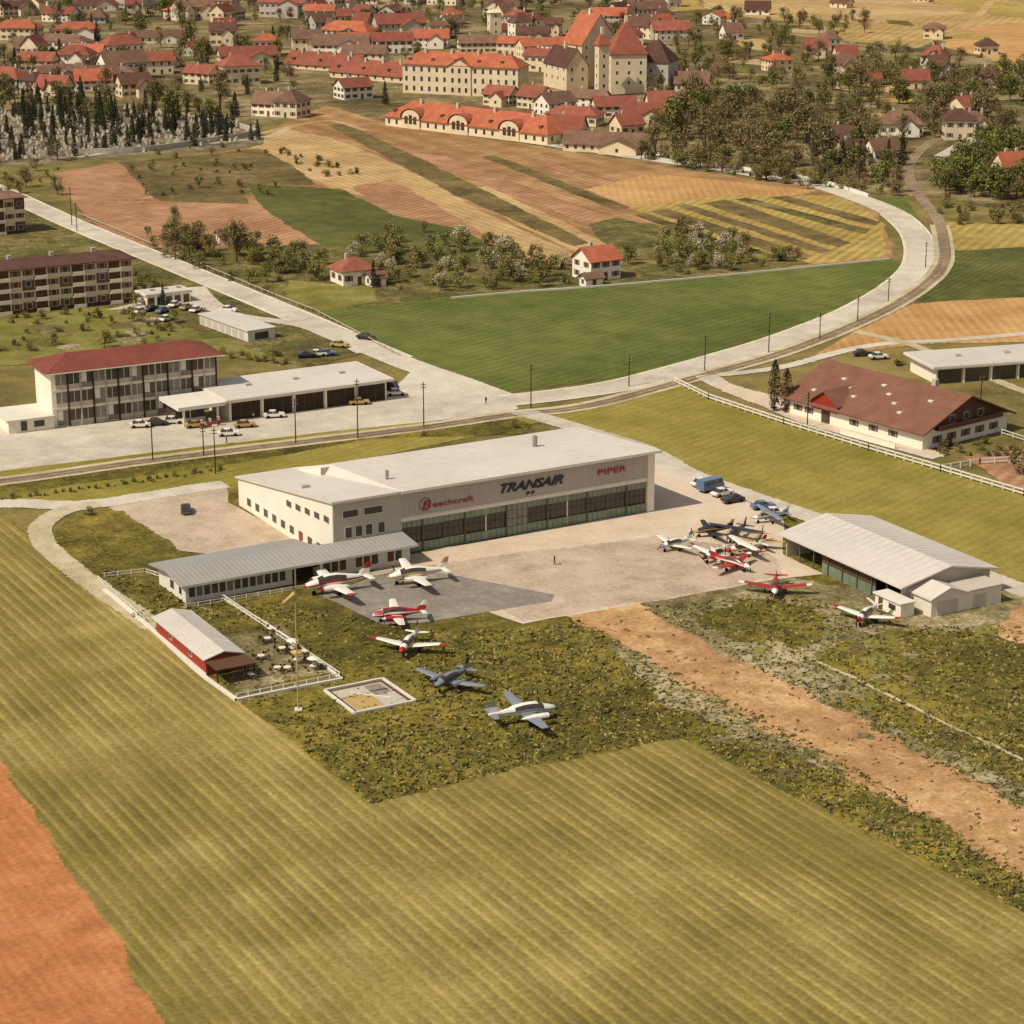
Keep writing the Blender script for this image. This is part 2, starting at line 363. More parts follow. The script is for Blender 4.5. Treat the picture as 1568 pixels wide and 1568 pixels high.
sheet('green_field',[(490,478),(690,457),(900,440),(1362,396),(1392,416),(1330,462),(1200,508),(1080,548),(960,575),(765,602),(610,546)],'green',.35)
sheet('green_field',[(1400,468),(1440,420),(1458,385),(1700,362),(1700,450)],'dgreen',.5)
sheet('orange_field',[(1250,545),(1310,510),(1400,466),(1700,448),(1700,520),(1420,526)],'orange',.5)
sheet('stubble_field',[(1450,340),(1568,345),(1700,340),(1700,368),(1462,384)],'gold',.5)
sheet('green_verge',[(1310,302),(1385,303),(1415,345),(1420,382),(1404,352),(1370,318)],'green',.3)
sheet('house_lots',[(-300,305),(20,300),(300,430),(560,540),(480,560),(330,545),(-300,560)],'garden',.8)
sheet('lawn',[(0,480),(200,470),(330,520),(430,552),(330,545),(60,555),(0,560)],'lawn',.8)
for i in range(14):
    u=20+random.random()*300; v=480+random.random()*50; sheet('garden_plot',[(u,v),(u+30,v-2),(u+42,v+7),(u+10,v+9)],random.choice(['garden','olive','rough','dgreen']),.5)
sheet('cemetery_ground',[(-80,190),(60,160),(400,196),(396,222),(180,240),(-80,262)],'grave',.8)
# airfield
sheet('meadow',[(-300,740),(0,715),(500,655),(780,640),(860,626),(1035,590),(1200,650),(1430,715),(1900,860),(1900,1060),(1560,905),(1200,780),(1000,690),(850,640),(340,750),(130,775),(-300,770)],'meadow',.35)
sheet('embankment_grass',[(-300,745),(0,735),(400,690),(780,640),(806,650),(800,664),(560,672),(340,712),(100,742),(0,766),(-300,800)],'air',.6)
sheet('airfield_grass',[(130,860),(240,965),(360,1072),(470,1160),(568,1236),(800,1178),(1045,1134),(1300,1268),(1568,1400),(2200,1740),(2200,1150),(1560,905),(1380,845),(1200,780),(1050,740),(700,740),(330,750),(180,775)],'air',.5)
sheet('crop_field',[(-900,780),(0,792),(38,820),(90,880),(232,968),(360,1075),(470,1162),(568,1236),(800,1180),(1045,1136),(1300,1270),(1568,1402),(2300,1800),(2300,2600),(-900,2600)],'crop',.45,step=2.5)
sheet('bare_soil_field',[(-900,900),(-60,1090),(0,1180),(90,1320),(170,1450),(250,1600),(420,1900),(600,2400),(-900,2400)],'soil',.5)
sheet('worn_grass',[(905,925),(975,925),(1190,888),(1300,905),(1420,945),(1568,900),(1750,990),(1700,1100),(1500,1030),(1400,1035),(1290,1065),(1150,1020),(1050,985)],'rough',1.6,step=2)
sheet('worn_patch',[(1530,960),(1590,930),(1800,990),(1800,1080),(1600,1040),(1540,1000)],'dirt',1.2,step=2)
sheet('grass_patch',[(1340,975),(1480,970),(1568,990),(1700,1060),(1700,1230),(1568,1150),(1400,1070),(1250,1010)],'air',1.5,step=2)
sheet('grass_patch',[(1090,945),(1180,925),(1260,950),(1220,985),(1130,975)],'air',1.5,step=2)
sheet('worn_grass',[(1000,965),(1120,1010),(1300,1085),(1568,1215),(1900,1380),(1900,1430),(1568,1262),(1300,1130),(1160,1070)],'rough',1.0,step=2)
sheet('worn_grass',[(940,965),(1010,1010),(1060,1050),(1180,1110),(1290,1150),(1300,1190),(1180,1140),(1060,1085),(980,1030)],'rough',1.5,step=2)
sheet('dirt_strip',[(868,942),(965,922),(1090,998),(1300,1098),(1568,1245),(1900,1420),(1900,1540),(1568,1345),(1500,1290),(1300,1188),(1290,1165),(1060,1050),(1010,1010)],'dirt',.9,step=2)
ribbon('footpath',[(1215,1000),(1300,1036),(1430,1100),(1568,1165),(1900,1330)],.4,'path',jit=.5)
for i in range(44):
    u=random.uniform(620,1500); v=random.uniform(955,1330)
    if v>1120+(u-1045)*.5 or (v<940+max(0,u-900)*.5+95 and u>900 and v>935+(u-870)*.45): continue
    a=random.uniform(6,20); sheet('worn_patch',[(u,v),(u+a,v-a*.25),(u+a*1.6,v+a*.2),(u+a*.5,v+a*.4)],random.choice(['rough','olive','rough','lawn']),.9,step=1.2)
sheet('concrete_apron',[(560,880),(625,850),(1000,783),(1000,700),(1060,735),(1130,762),(1200,795),(1200,850),(1260,880),(1190,888),(975,926),(800,956),(740,935),(640,950)],'conc',.25)
sheet('stained_apron',[(640,870),(850,842),(1010,826),(1170,845),(1195,884),(975,922),(800,950),(760,915)],'conc2',.6)
sheet('asphalt_apron',[(490,912),(625,868),(760,895),(850,912),(845,922),(650,954),(585,958)],'asph',.2)
sheet('car_park',[(165,776),(345,742),(350,770),(480,840),(430,862),(268,842)],'conc2',.3)
sheet('forecourt',[(-300,600),(60,645),(100,655),(330,628),(600,598),(640,560),(765,602),(795,626),(770,634),(500,662),(230,694),(0,722),(-300,760)],'road',.1)
sheet('grass_island',[(84,822),(112,792),(150,782),(185,785),(268,842),(215,858),(160,880),(100,858)],'air',.5)
# roads
ribbon('road',[(-400,120),(-100,252),(0,292),(110,342),(250,400),(420,470),(600,548),(700,584),(775,612)],6.5,'road')
ribbon('road_edge_line',[(-400,120),(-100,252),(0,292),(110,342),(250,400),(420,470),(606,550)],.6,'verge',off=3.9,jit=.2)
ribbon('road_edge_line',[(-400,120),(-100,252),(0,292),(110,342),(250,400),(420,470),(560,530)],.6,'verge',off=-3.9,jit=.2)
RR=[(775,614),(870,603),(960,588),(1080,556),(1200,520),(1310,476),(1380,434),(1408,400),(1402,360),(1370,328),(1310,302),(1250,284),(1150,266),(1030,248),(850,222),(700,200)]
ribbon('road',RR,7.6,'road'); ribbon('road_edge_line',RR[:10],.5,'verge',off=4.1,jit=.1); ribbon('road_edge_line',RR[:10],.5,'verge',off=-4.1,jit=.1)
TT=[(-300,772),(0,738),(230,706),(460,678),(650,655),(780,636),(900,622),(1060,580),(1200,540),(1330,488),(1410,442),(1446,400),(1440,345),(1412,305),(1392,270),(1400,240),(1440,210),(1500,190)]
ribbon('tram_track_bed',TT,3.0,'ballast',jit=.3)
ribbon('track_edge_path',TT[:13],1.0,'path',off=2.2,jit=.2)
ribbon('track_edge_path',TT[:13],.7,'path',off=-2.1,jit=.2)
ribbon('rail',TT,.16,'metal',off=.75,z=0,top=.2); ribbon('rail',TT,.16,'metal',off=-.75,z=0,top=.2)
ribbon('lane',[(-300,785),(0,772),(80,774),(150,772),(250,756),(345,742)],4.2,'road',jit=.5)
ribbon('lane',[(150,772),(100,782),(70,798),(62,820),(90,855),(150,900),(240,962)],3.2,'path',jit=.4)
ribbon('lane',[(795,630),(830,640),(880,655),(990,690),(1060,728),(1200,778),(1400,845),(1568,905),(1900,1030)],4.2,'road',jit=.3)
ribbon('lane',[(1080,575),(1105,590),(1170,615),(1240,645),(1400,690),(1440,700)],4,'road',jit=.3)
ribbon('lane',[(1100,575),(1200,562),(1330,530),(1470,520),(1700,500)],2.2,'road',jit=.3)
ribbon('lane',[(1310,508),(1400,530),(1470,560),(1568,600),(1700,640)],2.0,'path',jit=.3)
ribbon('lane',[(1440,240),(1500,210),(1568,200),(1700,190)],4,'road',jit=.3)
ribbon('lane',[(300,440),(350,480),(470,500),(560,540)],3.5,'road',jit=.3)
ribbon('lane',[(120,240),(230,226),(395,212),(440,196)],2.2,'path',jit=.3)
ribbon('lane',[(1440,60),(1480,40),(1520,0),(1540,-20)],4,'tan',jit=.3)
ribbon('lane',[(395,205),(500,185),(560,200)],2.5,'tan',jit=.3)
sheet('bare_yard',[(160,475),(290,448),(350,470),(400,500),(330,500),(300,470)],'road',.3)
sheet('farm_yard',[(1100,585),(1200,612),(1410,678),(1440,700),(1250,650),(1110,600)],'conc',.4)
sheet('bare_garden',[(1480,700),(1568,690),(1700,720),(1700,790),(1540,740)],'pink',.5)
sheet('gravel_terrace',[(340,975),(430,955),(510,1030),(360,1062)],'rough',.3)
ZT=float(LEV.max())*.004
# ---------------------------------------------------------------- main hangar
def hangar():
    fr=Frame('aircraft_hangar',(512,868),(1000,783)); o=fr.o; L=fr.L; Hf=hgt(1000,783,692); D=26.; Hb=Hf-2.2
    xo=fr.xu(615); s=MB()
    wx=10.; Dw=38.; Hw=4.9
    def wall(pts,k): s.poly(pts,k)
    wall([(L,0,-.2),(L,D,-.2),(L,D,Hb),(L,0,Hf)],'panel')
    wall([(L,D,-.2),(wx,D,-.2),(wx,D,Hb),(L,D,Hb)],'panel')
    zt=Hf*.58
    s.box(xo,L-.0,-.001,.35,zt,Hf-.02,'panel')
    s.box(L-1.3,L+.01,-.25,.9,0,Hf-.05,'white')
    s.box(0,xo-.002,0,.35,-.2,Hf-.02,'greyw')
    wall([(0,0.36,-.2),(0,Dw,-.2),(0,Dw,Hw),(0,.36,Hf)],'white')
    wall([(0,Dw,-.2),(wx,Dw,-.2),(wx,Dw,Hw),(0,Dw,Hw)],'white')
    wall([(wx,Dw,-.2),(wx,D,-.2),(wx,D,Hb),(wx,Dw,Hw)],'white')
    s.build('walls',o)
    r=MB()
    def slab(p,k,t=.3):
        r.loft([[(a[0],a[1],a[2]) for a in p],[(a[0],a[1],a[2]+t) for a in p]],k)
    slab([(xo,-.9,Hf+.1),(L+1,-.9,Hf+.1),(L+1,D+.6,Hb),(xo,D+.6,Hb)],'lroof')
    slab([(-.4,-.4,Hf+.0),(xo-.01,-.4,Hf+.0),(xo-.01,D+.6,Hb-.1),(wx+.3,Dw+.4,Hw),(-.4,Dw+.4,Hw)],'lroof')
    r.box(xo-.4,L+1.05,-1.0,-.905,Hf-.05,Hf+.42,'pale')
    r.box(-.5,xo-.5,-.5,-.405,Hf-.1,Hf+.32,'pale')
    for i in range(24):
        x=xo+1+i*2.0
        if x<L+.5: r.beam((x,-.85,Hf+.41),(x,D+.5,Hb+.31),.06,.04,'greyw')
    r.cyl((14,9,Hf-.6),(14,9,Hf+1.1),.3,.3,'metal'); r.cyl((fr.L-14,16,Hf-1),(fr.L-14,16,Hf+.9),.45,.45,'metal')
    r.box(2,3.4,16,17.2,Hf-4,Hf-1.6,'greyw')
    r.build('roof',o)
    d=MB(); z1=zt-.55
    d.box(xo,L-1.31,-.12,.3,z1,zt-.003,'pale')
    d.box(xo+.1,L-1.31,.42,.5,0,z1-.003,'glass')
    n=12; w=(L-1.5-xo)/n
    for i in range(n):
        x=xo+.1+i*w; yy=.12 if i%2 else .28
        d.box(x,x+w-.05,yy,yy+.06,.0,z1*.3,'gglass'); d.box(x,x+w-.05,yy,yy+.06,z1*.78,z1*.98,'gglass')
        if i==5: d.box(x,x+w-.05,yy+.01,yy+.05,z1*.3,z1*.78,'pane')
        for k in range(4): d.box(x+k*w/4-.03,x+k*w/4+.03,yy-.04,yy,0,z1*.98,'mull')
        for q in(.3,.54,.78): d.box(x,x+w-.05,yy-.045,yy-.003,z1*q-.04,z1*q+.04,'mull')
        d.box(x-.12,x+.08,yy-.08,yy+.1,0,z1*.99,'mull' if i%4 else 'pale')
    d.build('sliding_doors',o)
    pn=MB()
    for i in range(60):
        x=xo+.6+i*.9
        if x<L-1.6: pn.box(x,x+.06,-.03,-.002,zt+.17,Hf-.1,'greyw')
    pn.box(xo,L-1.3,-.07,-.004,zt,zt+.16,'pale'); pn.build('facade_ribs',o)
    wn=MB()
    for t,w in((3.0,2.6),(7.0,3.2)): wn.win(0,xo,0,9,0,t,Hf*.74,w,1.1)
    for t in(2.6,4.4,6.2,8.4): wn.win(0,xo,0,9,0,t,Hf*.42,1.1,1.7)
    for t in range(7): 
        y=2.5+t*3.6; zt2=Hf-(Hf-Hw)*y/Dw
        if t<5: wn.win(0,9,0,9,3,y,zt2*.6+.6,1.9,1.0)
    for t in range(10): wn.win(0,9,0,9,3,2+t*3.5,1.1,1.6,1.3)
    wn.box(-.06,.01,12,13.2,0,2.2,'pr')
    wn.build('windows',o)
    def text(t,u0,u1,z,size,shear,mat,bold=.03,ysc=1.):
        c=bpy.data.curves.new(t.lower()+'_lettering','FONT'); c.body=t; c.size=1; c.extrude=.05; c.offset=bold; c.shear=shear; c.align_x='LEFT'
        ob=bpy.data.objects.new('sign_lettering',c); sc.collection.objects.link(ob); bpy.context.view_layer.update()
        x0=fr.xu(u0,0,z); x1=fr.xu(u1,0,z); k=(x1-x0)/ob.dimensions.x
        ob.parent=o; ob.rotation_euler=(math.pi/2,0,0); ob.location=(x0,-.12,z); ob.scale=(k,size/.7*ysc,1); c.materials.append(M[mat])
    text('TRANSAIR',762,858,zt+1.6,1.45,.4,'pk',.03)
    text('eechcraft',662,724,zt+1.1,.9,0,'pr',0)
    text('B',645,658,zt+1.0,1.4,.2,'pr',.005)
    text('PIPER',914,957,zt+1.9,1.0,0,'pr',0)
    em=MB(); x=fr.xu(812,0,zt+.7)
    for sx in(-.75,.15):
        em.box(x+sx,x+sx+.22,-.12,-.05,zt+.5,zt+1.1,'pk'); em.box(x+sx+.3,x+sx+.6,-.12,-.05,zt+.7,zt+1.1,'pk')
    xb=fr.xu(651,0,zt+1.6)
    for a in range(12):
        t0=a/16*2*math.pi+.5; em.cyl((xb+1.05*math.cos(t0),-.1,zt+1.75+1.05*math.sin(t0)),(xb+1.05*math.cos(t0+.4),-.1,zt+1.75+1.05*math.sin(t0+.4)),.05,.05,'pr',5)
    em.build('sign_emblem',o)
hangar()
def low_office():
    fr=Frame('office_building',(285,925),(628,862)); o=fr.o; L=fr.L; D=10.5; h=3.1
    x1=fr.xu(448); x2=fr.xu(490); s=MB()
    s.box(0,x1,0,D,-.2,h,'pale'); s.box(x2,L,0,4.2,-.2,h,'pale'); s.box(x1+.002,x2-.002,2.5,D-.1,-.2,h-.01,'wood')
    s.build('walls',o)
    r=MB()
    r.loft([[( -1.2,-1.3,h),(L+.8,-1.3,h),(L+.8,4.3,h+.7),(x2+2,4.4,h+.7),(x2+2,D/2,h+.8),(-1.2,D/2,h+.8)],[( -1.2,-1.3,h+.25),(L+.8,-1.3,h+.25),(L+.8,4.3,h+.95),(x2+2,4.4,h+.95),(x2+2,D/2,h+1.05),(-1.2,D/2,h+1.05)]],'gry')
    r.loft([[(-1.2,D/2+.002,h+.8),(x2+1,D/2+.002,h+.8),(x2+1,D+1,h),(-1.2,D+1,h)],[(-1.2,D/2+.002,h+1.05),(x2+1,D/2+.002,h+1.05),(x2+1,D+1,h+.25),(-1.2,D+1,h+.25)]],'gry')
    r.poly([(-.01,0,h),(-.01,D,h),(-.01,D/2,h+.78)],'pale')
    r.box(-1.22,L+.82,-1.36,-1.302,h-.1,h+.3,'pale')
    for i in range(int(L/.8)): r.beam((-1+i*.8,-1.25,h+.27),(-1+i*.8,4.2 if i*.8>x2+3 else D/2,h+(.97 if i*.8>x2+3 else 1.07)),.05,.05,'greyw')
    r.build('roof',o)
    w=MB()
    n=int((x1-1)/1.25)
    for i in range(n): w.win(0,L,0,9,0,1.0+i*1.25,.95,.95,1.5,None,'pane' if i%4==1 else 'glass')
    n=int((L-x2-1)/1.4)
    for i in range(n):
        if i in(3,7): continue
        w.win(0,L,0,9,0,x2+1.2+i*1.4,.9,1.1,1.6,None,'wood' if i%3 else 'glass')
    w.win(0,L,0,D,3,5.2,1,1.4,1.3); w.win(0,L,0,D,3,2.0,1,1,1.3)
    w.box(x1+1,x1+2.2,2.42,2.51,0,2.2,'glass'); w.box(x1+2.6,x2-.4,2.42,2.51,.6,2.3,'glass')
    w.box(x1-.05,x1+.15,-1.0,-.8,0,h-.01,'pale'); w.box(x2-.3,x2-.1,-1.0,-.8,0,h-.01,'pale')
    w.build('windows',o)
low_office()
def small_hangar():
    fr=Frame('light_aircraft_hangar',(1203,853),(1380,934)); o=fr.o; L=fr.L; D=17.; h=hgt(1203,853,818); rh=1.7
    s=MB(); s.box(0,.3,0,D,-.2,h,'greyw'); s.box(L-.3,L,.0,D,-.2,h,'greyw'); s.box(.3,L-.3,D-.3,D,-.2,h,'greyw')
    s.box(L*.32,L*.78,.15,.25,0,h*.45,'gglass'); s.box(L*.32,L*.78,.16,.24,h*.45,h*.85,'wood'); s.box(.3,L-.3,6,6.1,0,h,'glass')  # door panels; dark sheet set back inside paints in the interior shade
    for i in range(9): x=L*i/8; s.box(max(x-.1,.01),min(x+.1,L-.01),-.02,.12,0,h,'mull')
    s.box(0.01,L-.01,.0,.25,h*.86,h-.01,'mull')
    s.build('walls',o)
    r=MB(); r.gable(0,L,0,D,h,rh,'lroof','greyw',ov=1.0,th=.25)
    for i in range(int(L/1.6)):
        for sg in(-1,1): r.beam((i*1.6+.4,D/2+sg*.2,h+rh+.25),(i*1.6+.4,D/2+sg*(D/2+.9),h+.07),.04,.04,'greyw')
    r.build('roof',o)
    a=MB(); a.box(L+.002,L+5,1.5,D-2,-.2,h*.75,'pale'); a.gable(L+.002,L+5,1.5,8,h*.75,1.2,'lroof','pale',ov=.4,axis='x')
    a.box(L+.01,L+5.2,8.4,D-1.8,h*.75+.01,h*.75+.25,'greyw')
    a.box(L+5.0,L+5.06,2.6,6.6,0,h*.6,'greyw'); a.box(L+5.0,L+5.05,9.5,12,.0,2.2,'greyw')
    a.box(L-3,L+3,-2.6,-.1,0,2.2,'white'); a.box(L-3.3,L+3.3,-2.9,-.02,2.203,2.4,'pale'); a.box(L-2.2,L-1.2,-2.65,-2.6,0,1.9,'wood'); a.box(L+.2,L+1.8,-2.64,-2.6,.9,1.7,'glass')
    a.build('annex',o)
small_hangar()
def farm():
    fr=Frame('farmhouse',(1205,632),(1412,690)); o=fr.o; L=fr.L; D=24.; h=3.6
    s=MB(); s.box(0,L,0,D,-.2,h,'white'); s.build('walls',o)
    r=MB(); r.gable(0,L,0,D,h,5.0,'farmroof','wood',ov=1.2,th=.3)
    for i in range(9): 
        y=2.5+(i*5%7); z=h+5.0*y/12+.32
        r.box(4+i*3.2,5.0+i*3.2,y,y+.7,z,z+.3,'pale')
    r.box(L*.72,L*.72+1,13,14,h+4,h+6.2,'greyw')
    x=L*.30
    r.gable(x-3.4,x+3.4,-.6,9,h+.6,2.3,'farmroof','redp',ov=.5,axis='y'); r.box(x-3.4,x+3.4,-.6,5,h-.9,h+.6,'redp')
    r.build('roof',o)
    w=MB()
    w.box(x-1.2,x+1.0,-.1,.0,0,2.5,'glass')
    for t in(3,6,18,23,28): w.win(0,L,0,D,0,t,1.2,1.1,1.1,'shut')
    for z in(.9,4.2):
        for t in(4,8,12,16,20): 
            if z<2 or 5<t<19: w.win(0,L,0,D,1,t,z,1.3,1.3,'pr' if t==8 else 'shut')
    w.box(L+.01,L+1.4,3,21,3.45,3.6,'wood'); w.box(L+1.3,L+1.4,3,21,3.6,4.4,'wood')
    w.box(L*.5,L*.5+14,-3.4,-3.2,0,1.0,'white')
    w.build('windows',o)
farm()
def flat_bldg(name,A,B,D,h,rk='pale',bays=8,wk='white',over=1.2,bk='glass',pil='white'):
    fr=Frame(name,A,B); o=fr.o; L=fr.L
    s=MB(); s.box(0,L,0,D,-.2,h,wk); s.build('walls',o)
    r=MB(); r.box(-over,L+over,-over,D+over,h+.002,h+.5,rk); r.box(-over+.4,L+over-.4,-over+.4,D+over-.4,h+.503,h+.56,'lroof'); 
    for i in range(3): r.box(L*(.2+.3*i),L*(.2+.3*i)+1.2,D*.5,D*.5+1.2,h+.56,h+1.0,'greyw')
    r.build('roof',o)
    w=MB(); bw=L/bays
    for i in range(bays):
        w.box(i*bw+.35,(i+1)*bw-.35,-.05,.0,.05,h-.5,bk)
        for q in(.33,.66): w.box(i*bw+.35+q*(bw-.7)-.04,i*bw+.35+q*(bw-.7)+.04,-.08,-.05,.05,h-.5,'mull')
        w.box(i*bw-.2,i*bw+.2,-.5,-.01,0,h,pil)
    w.build('bays',o); return fr
def office_left():
    fr=Frame('office_block',(82,655),(335,624)); o=fr.o; L=fr.L; D=11.; h=hgt(82,655,572)
    s=MB(); s.box(0,L,0,D,-.2,h,'white'); s.build('walls',o)
    r=MB(); r.hip(0,L,0,D,h,2.3,'red5',ov=1.3); r.box(-1.32,L+1.32,-1.36,-1.31,h-.02,h+.18,'white'); r.build('roof',o)
    w=MB(); n=13; bw=(L-1)/n; fh=h/3
    for f in range(3):
        for i in range(n):
            x=.9+i*bw
            w.box(x,x+bw-.35,-.06,.0,f*fh+1.1,f*fh+fh-.35,'glass' if (i*5+f*3)%3 else 'pane')
            w.box(x,x+bw-.35,-.05,.0,f*fh+.25,f*fh+1.05,'greyw' if (i+f)%4 else 'pane')
            w.box(x+bw-.33,x+bw-.02,-.22,-.0,.0,h-.1,'white' if i%2 else 'wood')
            if (i*7+f*3)%4==0: w.box(x+.1,x+bw*.45,-.08,-.061,f*fh+1.3,f*fh+fh-.4,'pale')
            w.box(x+bw*.42-.05,x+bw*.42+.05,-.09,-.06,f*fh+1.1,f*fh+fh-.35,'pale')
        if f: w.box(.3,L-.1,-.14,-.001,f*fh-.04,f*fh+.2,'pale')
    for z in(1,fh+1,2*fh+1): w.win(0,L,0,D,1,4,z,1.4,1.3); w.win(0,L,0,D,1,8,z,1.4,1.3)
    w.build('windows',o)
    a=MB(); a.box(-9,-.01,-1,9,-.2,2.6,'white'); a.box(-9.5,-.02,-1.5,9.5,2.602,2.8,'pale'); a.win(-9,-.01,-1,9,0,-6,.4,1.2,1.9); a.win(-9,-.01,-1,9,0,-3,.9,2,1.2); a.build('annex',o)
office_left()
fr=flat_bldg('garage_workshop',(352,645),(592,612),15,4.0,bays=5,bk='dkwood')
a=MB(); a.box(-11,-.0-1.3,-1.2,9,3.6,4.3,'pale'); a.box(-10,-4,3,8,0,3.59,'glass'); a.box(-9.6,-9.2,0,.4,0,3.6,'white'); a.box(-2.6,-2.2,0,.4,0,3.6,'white'); a.box(-10.1,-3.9,2.9,2.99,0,.9,'white'); a.box(-7.1,-6.9,2.9,2.99,.9,3.59,'white'); a.build('canopy',fr.o)
def pump(u,v):
    x,y=P(u,v); m=MB(); m.box(-.35,.35,-.25,.25,0,.12,'greyw'); m.box(-.28,.28,-.2,.2,.12,1.5,'redp'); m.box(-.22,.22,-.215,-.2,1.05,1.4,'pale'); m.cyl((.3,0,1.2),(.36,0,.5),.03,.03,'blk'); m.box(-.2,.2,-.15,.15,1.5,1.75,'pale'); m.build('fuel_pump',None,(x,y,ZT),.4)
for q in((335,652),(322,655),(309,657)): pump(*q)
def apartments(name,A,B,vt,D,floors,rk='red4'):
    fr=Frame(name,A,B); o=fr.o; L=fr.L; h=hgt(*B,vt); fh=h/floors
    s=MB(); s.box(0,L,0,D,-.2,h,'cream'); s.build('walls',o)
    r=MB(); r.hip(0,L,0,D,h,1.4,rk,ov=.9)
    for i in range(4): r.box(L*(i+.6)/4.4,L*(i+.6)/4.4+1,D*.45,D*.45+.9,h+.8,h+2.5,'greyw')
    r.build('roof',o)
    w=MB(); n=int(L/3.0); bw=L/n
    for f in range(floors):
        z=f*fh
        for i in range(n):
            x=(i+.5)*bw
            if i%3==1:
                w.box(x-bw*.46,x+bw*.46,-.06,.0,z+.25,z+fh-.25,'wood'); w.box(x-bw*.5,x+bw*.5,-1.1,-.0,z+.02,z+.16,'pale')
                w.box(x-bw*.5,x+bw*.5,-1.15,-1.05,z+.16,z+1.0,'white')
            else:
                w.win(0,L,0,D,0,x,z+1.0,1.2,1.3,'red2' if i%3==2 else 'shut')
            if f%2==0 and i%3==0: w.box(x-bw*.49,x+bw*.49,-.025,-.001,z+.1,z+fh-.05,'red3')
        for t in(3,D-3): w.win(0,L,0,D,1,t,z+1,1.2,1.3,'shut')
    w.box(0,L,-.04,-.001,0,.9,'red4')
    w.build('windows',o)
apartments('apartment_block',(-80,492),(205,462),396,11,4); apartments('apartment_block',(-120,372),(40,356),302,10,3,'red3')
flat_bldg('white_pavilion',(1432,588),(1680,570),12,3.4,bays=6)
flat_bldg('garage_row',(225,470),(292,462),6,2.5,bays=5,over=.4)
def lowroof(name,A,B,D,h):
    fr=Frame(name,A,B); L=fr.L; s=MB(); s.box(0,L,0,D,-.2,h,'pale'); s.box(-.3,L+.3,-.3,D+.3,h+.002,h+.25,'lroof')
    for i in range(int(L/3)): s.win(0,L,0,D,0,1.5+i*3,.3,2.2,h-.7,None,'greyw',None)
    s.win(0,L,0,D,1,D/2,.3,D*.5,h-.8); s.build('body',fr.o)
lowroof('storage_shed',(306,497),(380,524),7,2.4)
def hut():
    fr=Frame('clubhouse_hut',(240,972),(316,1036)); o=fr.o; L=fr.L; D=5.2; h=2.6
    s=MB(); s.box(0,L,0,D,-.1,h,'redp'); s.box(-.02,L+.02,-.03,-.001,0,.5,'pale'); s.win(0,L,0,D,0,L*.3,1.2,1,.9); s.win(0,L,0,D,0,L*.7,1.2,1,.9); s.box(L,L+.05,1.5,3.6,0,2.1,'glass'); s.build('walls',o)
    r=MB(); r.gable(0,L,0,D,h,.7,'lroof','wood',ov=.5,th=.15)
    for i in range(int(L/.9)):
        for sg in(-1,1): r.beam((i*.9+.2,D/2+sg*.1,h+.86),(i*.9+.2,D/2+sg*(D/2+.45),h+.05),.03,.03,'greyw')
    r.build('roof',o)
    a=MB(); a.box(L+.6,L+4.4,-.2,D+.5,2.3,2.45,'wood')
    for x in(L+.8,L+4.2):
        for y in(0,D+.2): a.box(x-.08,x+.08,y-.08,y+.08,0,2.3,'dkwood')
    a.build('porch',o)
hut()
# ---------------------------------------------------------------- houses
def house(u,v,L,Wd,h,ang,roof='gable',rh=3.,wall='white',rc='red1',name='town_house',floors=2,sh='shut',chim=1,axis='x',ell=False):
    x,y=P(u,v); m=MB(); X=L/2;Y=Wd/2
    m.box(-X,X,-Y,Y,-.3,h,wall)
    if roof=='gable': m.gable(-X,X,-Y,Y,h,rh,rc,wall,axis=axis)
    else: m.hip(-X,X,-Y,Y,h,rh,rc)
    if ell:
        m.box(-X*.1,X*.8,-Y-4,-Y-.01,-.3,h*.8,wall); m.gable(-X*.1,X*.8,-Y-4,Y*.2,h*.8,rh*.75,rc,wall,axis='y',ov=.5)
        m.win(-X*.1,X*.8,-Y-4,0,0,X*.35,h*.3,1.0,1.3)
    fh=h/floors
    for f in range(floors):
        for face,ln in((0,L),(1,Wd),(3,Wd),(2,L)):
            k=max(1,int(ln/3.0))
            for i in range(k):
                t=-ln/2+(i+.5)*ln/k
                if f==0 and face==0 and i==k//2: m.win(-X,X,-Y,Y,face,t,.05,1.1,2.1,None,'wood'); continue
                m.win(-X,X,-Y,Y,face,t,f*fh+fh*.33,1.0,min(1.4,fh*.5),sh if sh and ln/k>2.6 else None)
    for c in range(chim): cx=-X*.4+c*X*.9; m.box(cx,cx+.8,.3,1.1,h+rh*.4,h+rh+1.2,'greyw')
    return m.build(name,None,(x,y,0),math.radians(ang))
house(541,432,9,8,3.6,28,'hip',2.6,'white','red2','small_house',1)
house(913,425,9,8.5,5.2,32,'gable',2.8,'white','red1','country_house',2)
def annex(u,v,L,Wd,h,ang): house(u,v,L,Wd,h,ang,'gable',1.0,'white','red3','garden_shed',1,None,0)
annex(905,437,5,3,2.2,32); annex(350,372,6,4,2.6,20); annex(575,437,4,4,2.4,28)
